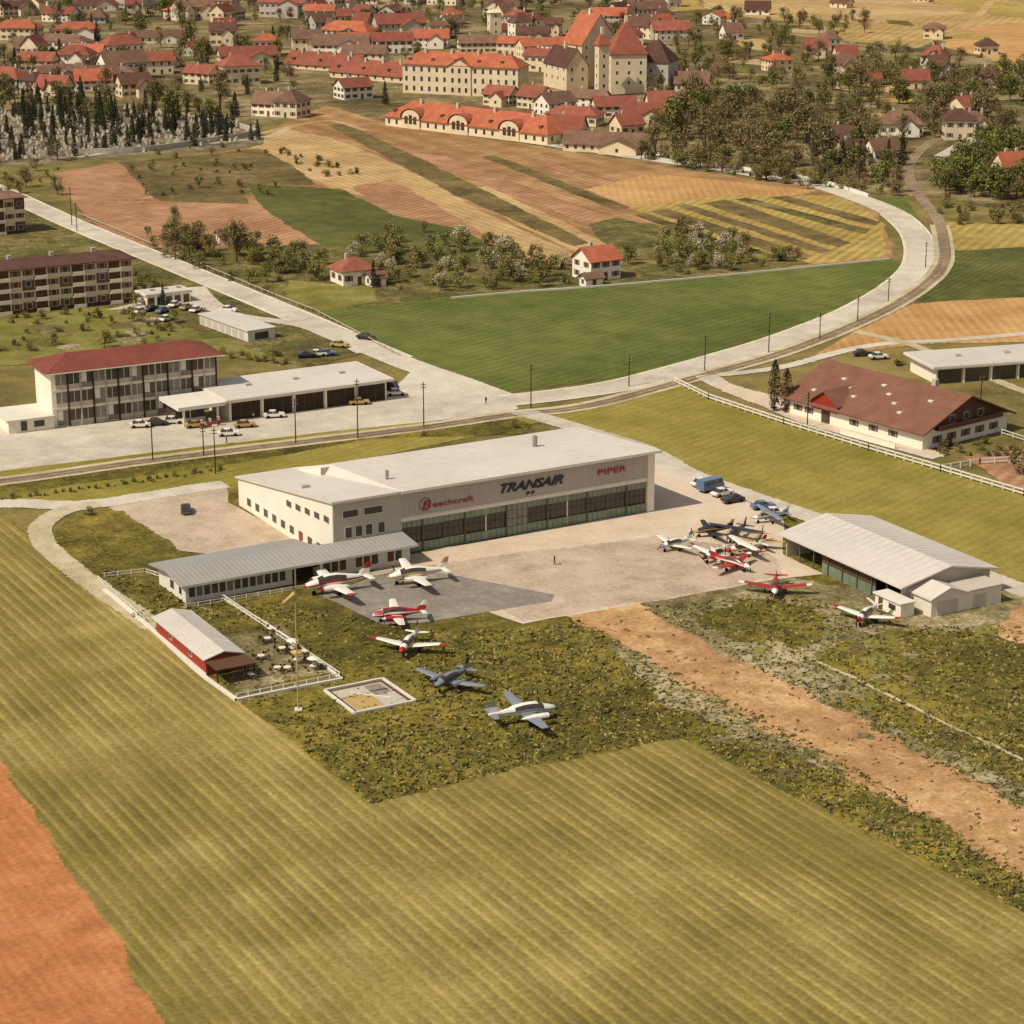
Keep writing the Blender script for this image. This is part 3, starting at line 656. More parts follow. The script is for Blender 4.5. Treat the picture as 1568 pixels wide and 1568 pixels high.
def long_block(name,A,B,D,vt,rh,floors,n,wall='cream',rc='red1',pitch='hip'):
    fr=Frame(name,A,B); L=fr.L; h=hgt(*A,vt); s=MB(); s.box(0,L,0,D,-.3,h,wall); s.build('walls',fr.o)
    r=MB(); (r.hip(0,L,0,D,h,rh,rc) if pitch=='hip' else r.gable(0,L,0,D,h,rh,rc,wall))
    for i in range(4): r.box(L*(.15+.23*i),L*(.15+.23*i)+1,D*.4,D*.4+1,h+rh*.5,h+rh+1.3,'greyw')
    for i in range(0,n,3): 
        x=L*(i+.8)/n; r.box(x-.6,x+.6,D*.1,D*.3,h+rh*.3,h+rh*.3+1.1,'wood')
    r.build('roof',fr.o)
    w=MB(); fh=h/floors
    for f in range(floors):
        for i in range(n): w.win(0,L,0,D,0,L*(i+.5)/n,f*fh+fh*.3,1.1,fh*.5)
        for i in range(3): w.win(0,L,0,D,1,D*(i+.5)/3,f*fh+fh*.3,1.1,fh*.5); w.win(0,L,0,D,3,D*(i+.5)/3,f*fh+fh*.3,1.1,fh*.5)
    w.build('windows',fr.o); return fr,h
fr,h=long_block('barracks_building',(617,142),(793,150),13,98,5,3,15)
g=MB(); g.box(fr.L*.5-5,fr.L*.5+5,-.6,-.01,0,h,'cream'); g.gable(fr.L*.5-5,fr.L*.5+5,-.6,6,h,3.2,'red1','cream',ov=.5,axis='y')
for f in range(3):
    for t in(-3,0,3): g.win(fr.L*.5-5,fr.L*.5+5,-.6,0,0,fr.L*.5+t,f*h/3+h*.1,1.1,h/6)
g.build('pediment',fr.o)
long_block('stable_building',(505,118),(620,128),12,108,5,1,9,'cream','red2','gable')
long_block('barn',(436,104),(545,112),12,96,5,1,8,'cream','red2','gable')
fr,h=long_block('riding_school',(590,192),(838,222),16,178,5.5,1,20,'cream','red1','hip')
g=MB()
for q in(.17,.47,.78):
    x=fr.L*q; g.box(x-4.5,x+4.5,-.5,-.02,0,h,'cream')
    pts=[(x-4.5,-.5,h)]+[(x+4.5*math.cos(math.pi-a*math.pi/10),-.5,h+3.6*math.sin(a*math.pi/10)) for a in range(1,10)]+[(x+4.5,-.5,h)]
    g.loft([pts,[(p[0],5,p[2]) for p in pts]],'cream')
    p2=[(p[0]+(p[0]-x)*.12,-.9,p[2]+.35) for p in pts]
    g.loft([p2,[(p[0],6.5,p[2]) for p in p2]],'red1',False)
    for k in range(-1,2): g.box(x+k*2.2-.8,x+k*2.2+.8,-.56,-.505,h*.5,h+1.6-abs(k)*.5,'glass')
g.build('arched_dormers',fr.o)
def tower(L,Wd,h,rh,wall,rc,hip=True,axis='x'):
    m=MB(); X=L/2;Y=Wd/2; m.box(-X,X,-Y,Y,-.3,h,wall)
    if hip: m.hip(-X,X,-Y,Y,h,rh,rc,ov=.6)
    else: m.gable(-X,X,-Y,Y,h,rh,rc,wall,ov=.4,axis=axis)
    for z in range(4,int(h)-1,4):
        for face,ln in((0,L),(1,Wd),(3,Wd)):
            for i in range(max(1,int(ln/4.5))): m.win(-X,X,-Y,Y,face,-ln/2+(i+.5)*ln/max(1,int(ln/4.5)),z,.9,1.3,None)
    m.box(-.6,.6,-.6,.6,h+rh*.7,h+rh+2.2,'cream')
    return m
def put(m,name,u,v,a): m.build(name,None,(*P(u,v),0),math.radians(a))
put(tower(13,20,18,12,'cream','red1',False,'x'),'castle_keep',903,130,-52)
put(tower(15,16,16,13,'cream','red2'),'castle_tower_block',957,140,8)
put(tower(15,15,12,9,'greyw','red4'),'castle_wing',1004,137,-20)
put(tower(4.5,4.5,21,5,'cream','red1'),'castle_stair_tower',921,148,20)
put(tower(10,22,10,7,'cream','red4',False,'y'),'castle_range',866,134,25)
put(tower(6,6,14,1.6,'cream','cream'),'church_tower',757,62,15)
occ=[]
spec=[(541,150,13,10,5,30,'gable'),(768,160,12,9,4.5,-30,'gable'),(365,128,16,12,8,25,'hip'),(415,176,12,9,5,-25,'gable'),(448,178,10,11,6,-25,'hip'),(85,148,13,9,4.5,-20,'gable'),(160,130,12,9,5,20,'gable'),(60,108,16,9,5,-10,'gable'),
(30,60,22,11,6,-8,'hip'),(120,62,22,11,6,5,'hip'),(240,112,14,10,6,15,'gable'),(310,128,14,9,5,-30,'gable'),(410,84,12,10,7,0,'hip'),(470,80,14,10,7,10,'gable'),(560,100,20,10,6,-12,'gable'),(600,80,20,10,6,8,'gable'),
(830,108,14,10,7,-30,'gable'),(820,88,16,10,6,20,'gable'),(860,92,16,10,7,-40,'hip'),(790,84,16,10,6,-20,'gable'),(730,80,18,10,5,10,'gable'),(660,72,18,10,5,-5,'gable'),(545,75,18,10,5,15,'gable'),
(880,190,20,10,4,-20,'hip'),(940,178,16,9,4.5,10,'gable'),(990,190,18,9,4.5,-15,'gable'),(1010,175,10,8,5,10,'gable'),(900,165,16,9,4.5,-25,'gable'),(960,205,10,8,4,30,'gable'),(930,232,30,7,3,-17,'gable'),
(850,175,14,9,5,40,'gable'),(820,165,12,9,5,-45,'gable'),(870,208,12,7,3.5,-20,'gable'),
(1378,205,16,10,4,-6,'hip'),(1466,212,11,9,7,0,'hip'),(1190,108,11,10,5,20,'hip'),(1268,75,9,9,5,20,'hip'),(1430,58,11,9,5,-10,'hip'),(1510,82,9,8,4,10,'hip'),(1160,22,14,7,3.4,-10,'gable'),
(1288,228,12,9,4,-40,'gable'),(1300,250,8,7,5,20,'gable'),(1350,245,10,8,4,20,'gable'),(1400,135,11,8,4,0,'gable'),(1330,130,9,7,3.4,10,'gable'),(1490,200,10,9,4,0,'hip'),
(1060,140,14,8,4,-10,'gable'),(1545,270,9,8,4,20,'gable'),(1120,60,10,8,4,20,'gable')]
rcs=['red1','red2','red2','red3','red3','red4','red5']; wls=['white','cream','cream','greyw','greyw']
for i,(u,v,L,Wd,h,a,rf) in enumerate(spec):
    house(u,v,L,Wd,h,a,rf,random.uniform(2.6,4.2),'cream' if i%3 else 'white',random.choice(rcs[:5]) if u<1030 else random.choice(['red2','red3','red4','red1']) ,'town_house',2 if h>4.4 else 1,random.choice(['shut','shut',None]),random.choice([1,1,2]),'x',i%4==1); occ.append((*P(u,v),max(L,Wd)*.62))
for q in((617,142,793,150,13),(505,118,620,128,12),(436,104,545,112,12),(590,192,838,222,16)):
    a=Vector(P(q[0],q[1]));b=Vector(P(q[2],q[3])); n=Vector((-(b-a).y,(b-a).x)).normalized()*q[4]/2
    for k in range(7): c=a.lerp(b,k/6)+n; occ.append((c.x,c.y,11))
for q in((903,128),(957,138),(1003,136),(866,132)): occ.append((*P(*q),14))
occ.append((*P(757,62),9))
def scatter(n,ub,vb,cond,fn,gap):
    c=0;tries=0
    while c<n and tries<n*30:
        tries+=1; u=random.uniform(*ub); v=random.uniform(*vb)
        if random.random()>((vb[0]+300)/(v+300))**1.5: continue
        if not cond(u,v): continue
        x,y=P(u,v); 
        if any((x-a)**2+(y-b)**2<(r+gap)**2 for a,b,r in occ): continue
        r=fn(u,v,x,y); occ.append((x,y,r)); c+=1
def rh(u,v,x,y):
    L=random.choice([8,10,12,15,19,26])+random.random();Wd=random.uniform(8,11.5);h=random.choice([3.,4.6,5.5,6.5,7.5,8.5]); 
    if u>1030: L=min(L,11); h=min(h,4.6)
    house(u,v,L,Wd,h,random.choice([-30,-12,0,15,35,60,80])+random.uniform(-8,8),random.choice(['gable','gable','hip']),random.uniform(2.4,4.6),random.choice(wls),random.choice(rcs),'town_house',1 if h<4 else 2,random.choice(['shut',None]),random.choice([0,1,2]),'x',random.random()<.3); return max(L,Wd)*.55
scatter(74,(-40,560),(-30,120),lambda u,v:v<118-u*.02,rh,2)
scatter(55,(540,1030),(-30,75),lambda u,v:True,rh,1.5)
scatter(6,(1000,1300),(-10,120),lambda u,v:True,rh,18)
scatter(5,(1280,1600),(90,200),lambda u,v:True,rh,20)
scatter(2,(1200,1600),(-30,60),lambda u,v:True,rh,40)
scatter(10,(-40,300),(110,150),lambda u,v:True,rh,4)
# ---------------------------------------------------------------- trees
def tree_mesh(name,kind,seed):
    rd=random.Random(seed); m=MB()
    def leaf(c,s,k):
        n=Vector((rd.gauss(0,1),rd.gauss(0,1),rd.gauss(.8,1))).normalized(); a=n.orthogonal().normalized(); b=n.cross(a); t=rd.uniform(0,6.28)
        a,b=a*math.cos(t)+b*math.sin(t),b*math.cos(t)-a*math.sin(t)
        a*=s*rd.uniform(.6,1.2); b*=s*rd.uniform(.4,.9)
        m.poly([c-a*.5-b*.3,c+a*.4-b*.5,c+a*.6+b*.3,c-a*.3+b*.5],k)
    if kind=='conifer':
        Ht=9; m.cyl((0,0,0),(0,0,Ht*.95),.22,.03,'bark',6)
        for i in range(700):
            z=.4+(Ht-.4)*rd.random()**1.3; r=(1-(z/Ht))**.7*1.5; t=rd.uniform(0,6.28); q=r*rd.uniform(.55,1.1)*(1+.25*math.sin(z*5+t*2))
            leaf(Vector((q*math.cos(t),q*math.sin(t),z)),.46,'leafE' if rd.random()<.85 else 'leafB')
        return m
    if kind=='poplar':
        Ht=11; m.cyl((0,0,0),(0,0,Ht*.9),.25,.03,'bark',6)
        for i in range(900):
            z=.6+(Ht-.6)*rd.random(); r=1.5*math.sin(math.pi*min(1,(z/Ht)**.8))**.6; t=rd.uniform(0,6.28); q=r*rd.uniform(.3,1.1)
            leaf(Vector((q*math.cos(t),q*math.sin(t),z)),.42,rd.choice(['leafE','leafE','leafB','leafF']))
        return m
    P_={'green':(8,3.5,14,64,.55,['leafA','leafA','leafB']),'fresh':(7.5,3.3,12,60,.52,['leafG','leafA','leafB']),'bud':(8.5,3.5,16,46,.42,['leafC','leafC','leafA','leafB']),
        'blossom':(4.4,2.4,9,52,.36,['leafD','leafD','leafA']),'copper':(7,3,11,60,.5,['leafF']),'orchard':(4.4,2.4,10,55,.37,['leafC','leafG','leafA','leafB']),'dark':(8.5,3.8,14,66,.58,['leafA','leafB','leafA']),'shrub':(1.9,1.6,7,46,.32,['leafA','leafB','leafC'])}[kind]
    Ht,R,nc,nl,ls,ks=P_
    tz=Ht*(.24 if kind!='shrub' else .1); tr=Ht*.026
    m.cyl((0,0,-.2),(rd.uniform(-.2,.2),rd.uniform(-.2,.2),tz),tr*1.3,tr*.8,'bark',6)
    for i in range(nc):
        t=rd.uniform(0,6.28); el=rd.uniform(-.7,1.3); rr=R*rd.uniform(.4,.85)
        c=Vector((rr*math.cos(t)*math.cos(el),rr*math.sin(t)*math.cos(el),Ht*.5+math.sin(el)*Ht*.38))
        mid=Vector((0,0,tz))*.5+c*.5+Vector((0,0,-.1*Ht))*.3
        m.cyl((0,0,tz*.9),mid,tr*.6,tr*.35,'bark',4); m.cyl(mid,c,tr*.35,tr*.1,'bark',4)
        if kind=='bud':
            for j in range(6):
                d=Vector((rd.gauss(0,1),rd.gauss(0,1),rd.gauss(.6,1))).normalized()*R*.45; m.cyl(c.lerp(mid,rd.random()*.6),c+d,tr*.16,tr*.05,'bark',3)
        cr=R*rd.uniform(.28,.5)
        k0=rd.choice(ks)
        for j in range(nl):
            d=Vector((rd.gauss(0,1),rd.gauss(0,1),rd.gauss(0,.8))).normalized()*cr*rd.uniform(.3,1.2)**.6
            leaf(c+d,ls,k0 if rd.random()<.7 else rd.choice(ks))
    return m
TM={}
for k,nm,n in(('green','deciduous_tree',3),('fresh','deciduous_tree',2),('bud','budding_tree',4),('blossom','blossoming_tree',2),('copper','copper_beech',1),('orchard','orchard_tree',3),('dark','deciduous_tree',2),('conifer','cypress_tree',2),('poplar','poplar_tree',1),('shrub','shrub',2)):
    TM[k]=[]
    for i in range(n):
        o=tree_mesh(k,k,i*13+len(k)).build('tmp'); TM[k].append((nm,o.data)); bpy.data.objects.remove(o)
def tree(u,v,k,s=1.,w=None,sz=None):
    nm,me=random.choice(TM[k]); o=bpy.data.objects.new(nm,me); sc.collection.objects.link(o)
    x,y=w if w else P(u,v); q=s*random.uniform(.8,1.25); o.location=(x,y,0); o.scale=(q,q,q*(sz or random.uniform(.9,1.2))); o.rotation_euler=(0,0,random.uniform(0,6.28))
def tfn(kinds,s0,s1,r=2.5):
    def f(u,v,x,y): s=random.uniform(s0,s1); tree(u,v,random.choice(kinds),s,(x,y)); return r*s
    return f
def inpoly(poly):
    def f(u,v):
        c=False;n=len(poly);j=n-1
        for i in range(n):
            a,b=poly[i],poly[j]
            if (a[1]>v)!=(b[1]>v) and u<(b[0]-a[0])*(v-a[1])/(b[1]-a[1])+a[0]: c=not c
            j=i
        return c
    return f
scatter(380,(-60,1000),(-30,150),lambda u,v:(v<150 and not(500<u<1000 and v>90)),tfn(['bud','bud','orchard','green','bud','bud','orchard','conifer','dark','copper'],.6,1.15,2.0),-1.5)
scatter(330,(1000,1620),(30,215),lambda u,v:not(u>1330 and v<85),tfn(['bud','orchard','orchard','green','orchard','shrub','bud','bud'],.55,1.1,1.9),0.)
scatter(52,(1010,1260),(150,262),inpoly([(1020,165),(1080,150),(1240,160),(1262,220),(1260,272),(1150,255),(1020,235)]),tfn(['bud','bud','bud','green','bud'],.9,1.5,2.2),-.3)
scatter(56,(1250,1600),(120,215),lambda u,v:True,tfn(['bud','bud','bud','green'],.8,1.3,2.2),0)
scatter(70,(1400,1640),(225,315),inpoly([(1420,285),(1450,255),(1520,232),(1640,222),(1640,318),(1560,312),(1470,305)]),tfn(['dark','fresh','green'],.8,1.2,2.1),-.3)
scatter(30,(1440,1640),(308,345),lambda u,v:v>312,tfn(['orchard','shrub','shrub'],.6,1.0,2),0)
scatter(46,(1120,1400),(200,290),inpoly([(1240,225),(1380,225),(1385,285),(1300,290),(1240,275)]),tfn(['bud','orchard','green','conifer','shrub'],.6,1.1,2.),0)
scatter(85,(430,880),(355,450),inpoly([(500,385),(640,350),(760,370),(880,415),(870,438),(660,452),(600,448),(570,400)]),tfn(['orchard','orchard','blossom','orchard','shrub'],.6,1.15,2.),-.3)
scatter(70,(950,1260),(340,420),inpoly([(970,400),(1040,352),(1150,375),(1240,398),(1160,412),(1000,424)]),tfn(['orchard','orchard','blossom','shrub'],.5,1.,2.),-.2)
scatter(75,(200,500),(330,460),inpoly([(205,385),(240,345),(330,360),(480,395),(560,395),(500,430),(430,455),(330,425)]),tfn(['orchard','orchard','shrub','fresh','shrub','bud'],.55,.95,2.),-.2)
scatter(14,(400,560),(235,300),lambda u,v:abs(v-(215+(u-400)*.45))<14,tfn(['shrub'],.5,1.,2.),0)
scatter(40,(190,440),(225,300),lambda u,v:True,tfn(['shrub','orchard','shrub'],.4,.8,2.),1)
cem=inpoly([(-60,180),(60,150),(330,178),(415,200),(400,214),(180,236),(-60,256)])
scatter(210,(-60,420),(148,250),cem,tfn(['conifer'],.45,.9,1.0),-.35)
scatter(45,(-60,420),(135,190),lambda u,v:True,tfn(['bud','green','conifer','bud'],.7,1.1,2),0)
gm=MB()
for i in range(800):
    u=random.uniform(-60,400);v=random.uniform(165,245)
    if not cem(u,v): continue
    x,y=P(u,v); x=round(x/1.5)*1.5; y=round(y/2.6)*2.6+i*.0004; h=random.uniform(.9,1.6)
    gm.box(x-.4,x+.4,y-.1,y+.1,0,h*.8,'stone'); gm.box(x-.25,x+.25,y-.09,y+.09,h*.8,h,'stone'); gm.box(x-.35,x+.35,y-1.5,y-.11,0,.2+i*.00004,'greyw' if i%2 else 'grave')
gm.build('gravestones')
def wall_path(name,pts,h,w,k): 
    return ribbon(name,pts,w,k,z=-.1,top=h)
wall_path('cemetery_wall',[(60,238),(120,236),(240,230),(398,206)],1.8,.4,'greyw'); wall_path('cemetery_wall',[(398,206),(350,190),(300,180)],1.8,.4,'greyw')
wall_path('roadside_wall',[(1330,302),(1250,278),(1150,262),(1030,242),(850,212),(700,190)],1.1,.4,'pale')
wall_path('garden_wall',[(690,458),(800,448),(900,441),(1100,424),(1362,398)],.5,.4,'pale')
scatter(100,(850,1380),(214,300),lambda u,v:abs(v-(212+(u-850)*.165+ (6 if u<1250 else 0)))<7,tfn(['shrub','bud','orchard','orchard'],.6,1.1,1.6),-1)
scatter(50,(-20,330),(465,545),lambda u,v:not(290<u and v>490),tfn(['shrub','shrub','orchard'],.4,.85,2.),1)
scatter(18,(-20,90),(230,300),lambda u,v:True,tfn(['bud','shrub','orchard'],.5,1,2.),1)
scatter(16,(200,300),(395,450),lambda u,v:v>370+(u-200)*.4+50,tfn(['shrub'],.5,1,2.),1)
for u,v,k,s in((225,555,'shrub',1),(572,440,'conifer',.6),(610,405,'dark',.6),(962,405,'green',.5),(1185,630,'poplar',.72),(1203,632,'poplar',.7),(420,545,'shrub',1.2),(470,545,'shrub',1),(790,655,'shrub',.6),(650,668,'shrub',.5),(135,790,'shrub',.6),(1440,690,'shrub',1),(1460,684,'shrub',.9),(1500,680,'shrub',1.),(1416,575,'shrub',.8),(1380,560,'shrub',.9),(1560,725,'orchard',.9),(210,945,'shrub',.5),(250,468,'conifer',.5),(1260,232,'green',1.),(590,160,'conifer',1.1),(700,372,'shrub',.9)): tree(u,v,k,s)
for i in range(9): tree(330+i*13,546+i*2-random.random()*8,'shrub',.6)
for i in range(16): u=390+random.random()*110; tree(u,960+ (u-390)*.5+random.random()*25-5,'shrub',.28)
for i in range(14): tree(1430+random.random()*130,690+random.random()*14,'shrub',.5)
for i in range(26): t=i/25; tree(5+t*330,765-t*45+random.random()*4,'shrub',random.uniform(.2,.5))
tf=MB(); rd=random.Random(5)
apoly=inpoly([(150,870),(240,960),(568,1232),(800,1176),(1045,1130),(1568,1396),(1568,960),(1400,960),(1200,905),(975,935),(800,965),(640,965),(480,930),(345,925)])
strip=inpoly([(868,942),(965,922),(1568,1245),(1600,1360),(1290,1165)])
nt_=0
while nt_<9000:
    u=rd.uniform(150,1600); v=rd.uniform(870,1420)
    if not apoly(u,v): continue
    if strip(u,v) and rd.random()<.93: continue
    if 300<u<640 and 950<v<1100 and rd.random()<.7: continue
    nt_+=1; x,y=P(u,v); kk=rd.choice(['leafW','leafB','leafB','leafX','leafG'])
    for j in range(3):
        a=rd.uniform(0,3.14); s=rd.uniform(.12,.4); h=rd.uniform(.1,.35); cx=x+rd.uniform(-.3,.3); cy=y+rd.uniform(-.3,.3); dx,dy=math.cos(a)*s,math.sin(a)*s
        tf.poly([(cx-dx,cy-dy,0),(cx+dx,cy+dy,0),(cx+dx*.6+.1,cy+dy*.6,.05+h),(cx-dx*.5+.1,cy-dy*.5,.05+h*.8)],kk)
tf.build('weed_tufts')
# ---------------------------------------------------------------- aircraft
def aircraft(u,v,deg,kind='twin',base='pw',acc='pr',wing=None,s=1.):
    wing=wing or base
    o=bpy.data.objects.new({'twin':'twin_engine_aircraft','single':'light_aircraft','vtail':'v_tail_aircraft','high':'high_wing_aircraft'}[kind],None); sc.collection.objects.link(o)
    x,y=P(u,v); o.location=(x,y,ZT+.2*s); o.rotation_euler=(0,0,math.radians(deg)); o.scale=(s,s,s)
    tw=kind=='twin'; k=1.0 if tw else .8; high=kind=='high'
    st=[(4.9,1.2,.08,.08),(4.6,1.22,.36,.34),(3.8,1.28,.58,.52),(2.9,1.38,.68,.66),(2.1,1.55,.72,.84),(1.2,1.6,.73,.9),(.1,1.6,.7,.88),(-1.2,1.52,.56,.7),(-2.8,1.5,.34,.44),(-4.4,1.55,.15,.24),(-4.9,1.6,.05,.12)]
    n=16; m=MB()
    rings=[[(a*k,w*k*math.cos(t),zc*k+h*k*math.sin(t)*(1 if math.sin(t)<0 else 1.05)) for t in [2*math.pi*(j+.5)/n for j in range(n)]] for a,zc,w,h in st]
    def kf(a,b):
        t=(b+1)/n*360
        side=min(abs(t-0),abs(t-180),abs(t-360)); up=0<t<180
        if 4<=a<=6 and up and 22<side<60: return 'glass'
        if a==3 and up and side>20: return 'glass'
        if side<20 and 1<=a<=8: return acc
        if a==0 or (a==1 and not tw): return acc
        return base
    m.loft(rings,kf); f=m.build('fuselage',o,smooth=True); fixn(f)
    w=MB(); zw=(2.35 if high else .95)*k; dih=.0 if high else .6
    def foil(cx,ch,yy,zz,t): 
        return [(cx+ch*a,yy,zz+t*ch*b) for a,b in((.5,0),(.42,.45),(.2,.75),(-.1,.6),(-.5,.05),(-.1,-.35),(.2,-.45),(.42,-.3))]
    hs=6.9 if tw else 5.2
    for sg in(-1,1):
        R=[foil(.7*k,2.2*k,sg*.3*k,zw,.13),foil(.6*k,1.95*k,sg*2.2*k,zw+dih*.3,.12),foil(.45*k,1.25*k,sg*(hs-.7),zw+dih*.9,.11),foil(.42*k,1.15*k,sg*hs*.985,zw+dih,.1),foil(.3*k,.7*k,sg*(hs+.15),zw+dih+.03,.08)]
        w.loft(R,lambda a,b:(acc if wing!='pb' else wing) if a>=2 and (a>=3 or base=='pr' or acc=='pr') else wing)
        T=[foil(-4.2*k,1.15*k,sg*.1,1.6*k,.1),foil(-4.4*k,.7*k,sg*2.1*k,(2.6 if kind=='vtail' else 1.65)*k,.08)]
        w.loft(T,wing)
    if kind!='vtail':
        fn=[[(cx*k+c*k*a,b*c*k*.1,z*k) for a,b in((.5,0),(.2,.6),(-.5,.05),(-.5,-.05),(.2,-.6))] for cx,c,z in((-3.7,1.9,1.7),(-4.25,1.25,2.6),(-4.7,.75,3.45))]
        w.loft(fn,lambda a,b:acc if a==1 else base)
    ww=w.build('wings_and_tail',o); fixn(ww)
    e=MB()
    def prop(xx,yy,zz,r):
        e.cyl((xx,yy,zz),(xx+.4*k,yy,zz),.2*k,.03,acc,8)
        a0=random.uniform(0,3.1)
        for q in(0,math.pi):
            d=Vector((0,math.cos(a0+q),math.sin(a0+q)))*r; p=Vector((xx+.12,yy,zz)); e.beam(p,p+d,.14,.14,'blk') if abs(d.z)<.9*r else e.box(xx+.05,xx+.12,yy-.08,yy+.08,min(zz,zz+d.z),max(zz,zz+d.z),'blk')
    if tw:
        for sg in(-1,1):
            yy=sg*2.2
            e.loft([[(a,yy+r*math.cos(t),zw+.25+r*.9*math.sin(t)) for t in [2*math.pi*j/10 for j in range(10)]] for a,r in((3.0,.18),(2.85,.4),(2.0,.46),(.8,.42),(-.5,.25),(-1.0,.06))],lambda a,b:acc if a<1 else base)
            prop(3.0,yy,zw+.25,1.05)
    else: prop(4.9*k,0,1.2*k,.95)
    for gx,gy in((3.4*k,0),(.4*k,1.9*k),(.4*k,-1.9*k)):
        e.cyl((gx,gy,.15),(gx,gy,1.1*k if not high or gy==0 else 1.3*k),.06,.07,'metal',6); e.wheel(gx,gy,.1,.3,.18,'blk')
    if high:
        for sg in(-1,1): e.beam((.6*k,sg*.6*k,1.1*k),(.6*k,sg*2.6*k,zw),.12,.06,base)
    ee=e.build('engines_and_gear',o); fixn(ee)
aircraft(517,907,205,'twin','pw','pr',s=1.12)
aircraft(640,893,200,'twin','pw','pg',s=1.0)
aircraft(612,952,190,'twin','pr','pw','pw',s=.82)
aircraft(627,997,255,'single','pw','pr',s=1.05)
aircraft(692,1052,235,'twin','pb','pk','pb',s=.82)
aircraft(800,1107,22,'twin','pw','pb','pb',s=.98)
aircraft(1035,842,215,'single','pw','pb',s=.85)
aircraft(1092,822,195,'single','pk','pg',s=.9)
aircraft(1128,826,240,'high','pk','pg',s=.95)
aircraft(1098,858,225,'single','pw','pk',s=.9)
aircraft(1142,850,205,'high','pw','pr',s=.95)
aircraft(1118,872,320,'single','pr','pw',s=.95)
aircraft(1160,838,250,'single','pg','pk',s=.9)
aircraft(1187,908,262,'single','pr','pw','pr',s=1.05)
aircraft(1328,952,238,'vtail','pw','pr',s=1.0)
aircraft(1180,800,200,'high','pb','pw',s=.85)
# ---------------------------------------------------------------- vehicles
def car(u,v,deg,col='pw',kind='car'):
    x,y=P(u,v); m=MB()
    def prof(pts,hw0,hw1,k):
        m.loft([[(a,-hw0 if b<.9 else -hw1,b) for a,b in pts],[(a,hw0 if b<.9 else hw1,b) for a,b in pts]],k)
    if kind=='car':
        prof([(-2.05,.35),(2.05,.35),(2.1,.62),(2.0,.82),(1.0,.9),(-1.3,.9),(-2.0,.84),(-2.1,.6)],.8,.78,col)
        m.loft([[(.95,s*.74,.88),(.35,s*.6,1.4),(-.95,s*.6,1.4),(-1.5,s*.74,.88)] for s in(-1,1)],'glass')
        m.box(-.9,.3,-.61,.61,1.38,1.45,col)
        m.box(-.35,-.25,-.72,.72,.9,1.39,col)
        m.box(2.08,2.14,-.75,.75,.4,.5,'metal'); m.box(-2.14,-2.08,-.75,.75,.4,.5,'metal')
        wx=1.25
    else:
        prof([(-2.6,.5),(2.4,.5),(2.5,1.1),(2.2,1.3),(1.9,2.2),(-2.6,2.3)],.95,.92,col)
        m.box(1.0,2.05,-.97,.97,1.35,1.9,'glass'); m.box(-2.0,.4,-.97,.97,1.4,1.85,'glass'); m.box(2.46,2.55,-.85,.85,.5,.65,'metal'); wx=1.6
    for a in(-wx,wx):
        for b in(-.76,.76): m.wheel(a,b,.32,.32,.2,'blk'); 
    o=m.build('parked_car' if kind=='car' else 'parked_van',None,(x,y,ZT),math.radians(deg)); fixn(o)
for c in((372,640,20,'pw'),(300,655,18,'pg'),(375,655,14,'pg'),(592,600,-20,'cd','van'),(606,606,10,'pw'),(350,668,10,'pw'),(1088,752,40,'cb','van'),(1106,760,35,'pw'),(1122,770,210,'cd'),(1075,745,30,'pw'),(232,476,60,'cd'),(250,479,60,'cb'),(268,470,70,'pw'),(285,474,70,'pg'),(300,478,70,'pw'),(215,480,60,'pw'),(350,478,-15,'pw'),(520,532,-20,'pg'),(1320,545,10,'cd'),(1570,560,10,'cr'),(1168,780,20,'cb'),(1185,790,10,'pw'),(560,520,-25,'cd'),(1500,570,10,'pw'),(470,548,10,'cd'),(486,546,12,'pw'),(230,465,70,'pw'),(1525,566,10,'cb'),(215,655,10,'pw'),(240,652,10,'cd'),(265,649,10,'pw'),(318,486,60,'cd'),(335,490,60,'pw'),(500,545,12,'cb'),(1345,550,10,'pw'),(420,640,12,'pw'),(550,620,12,'pg'),(285,785,100,'cd'),(255,492,60,'pw')): car(*c)
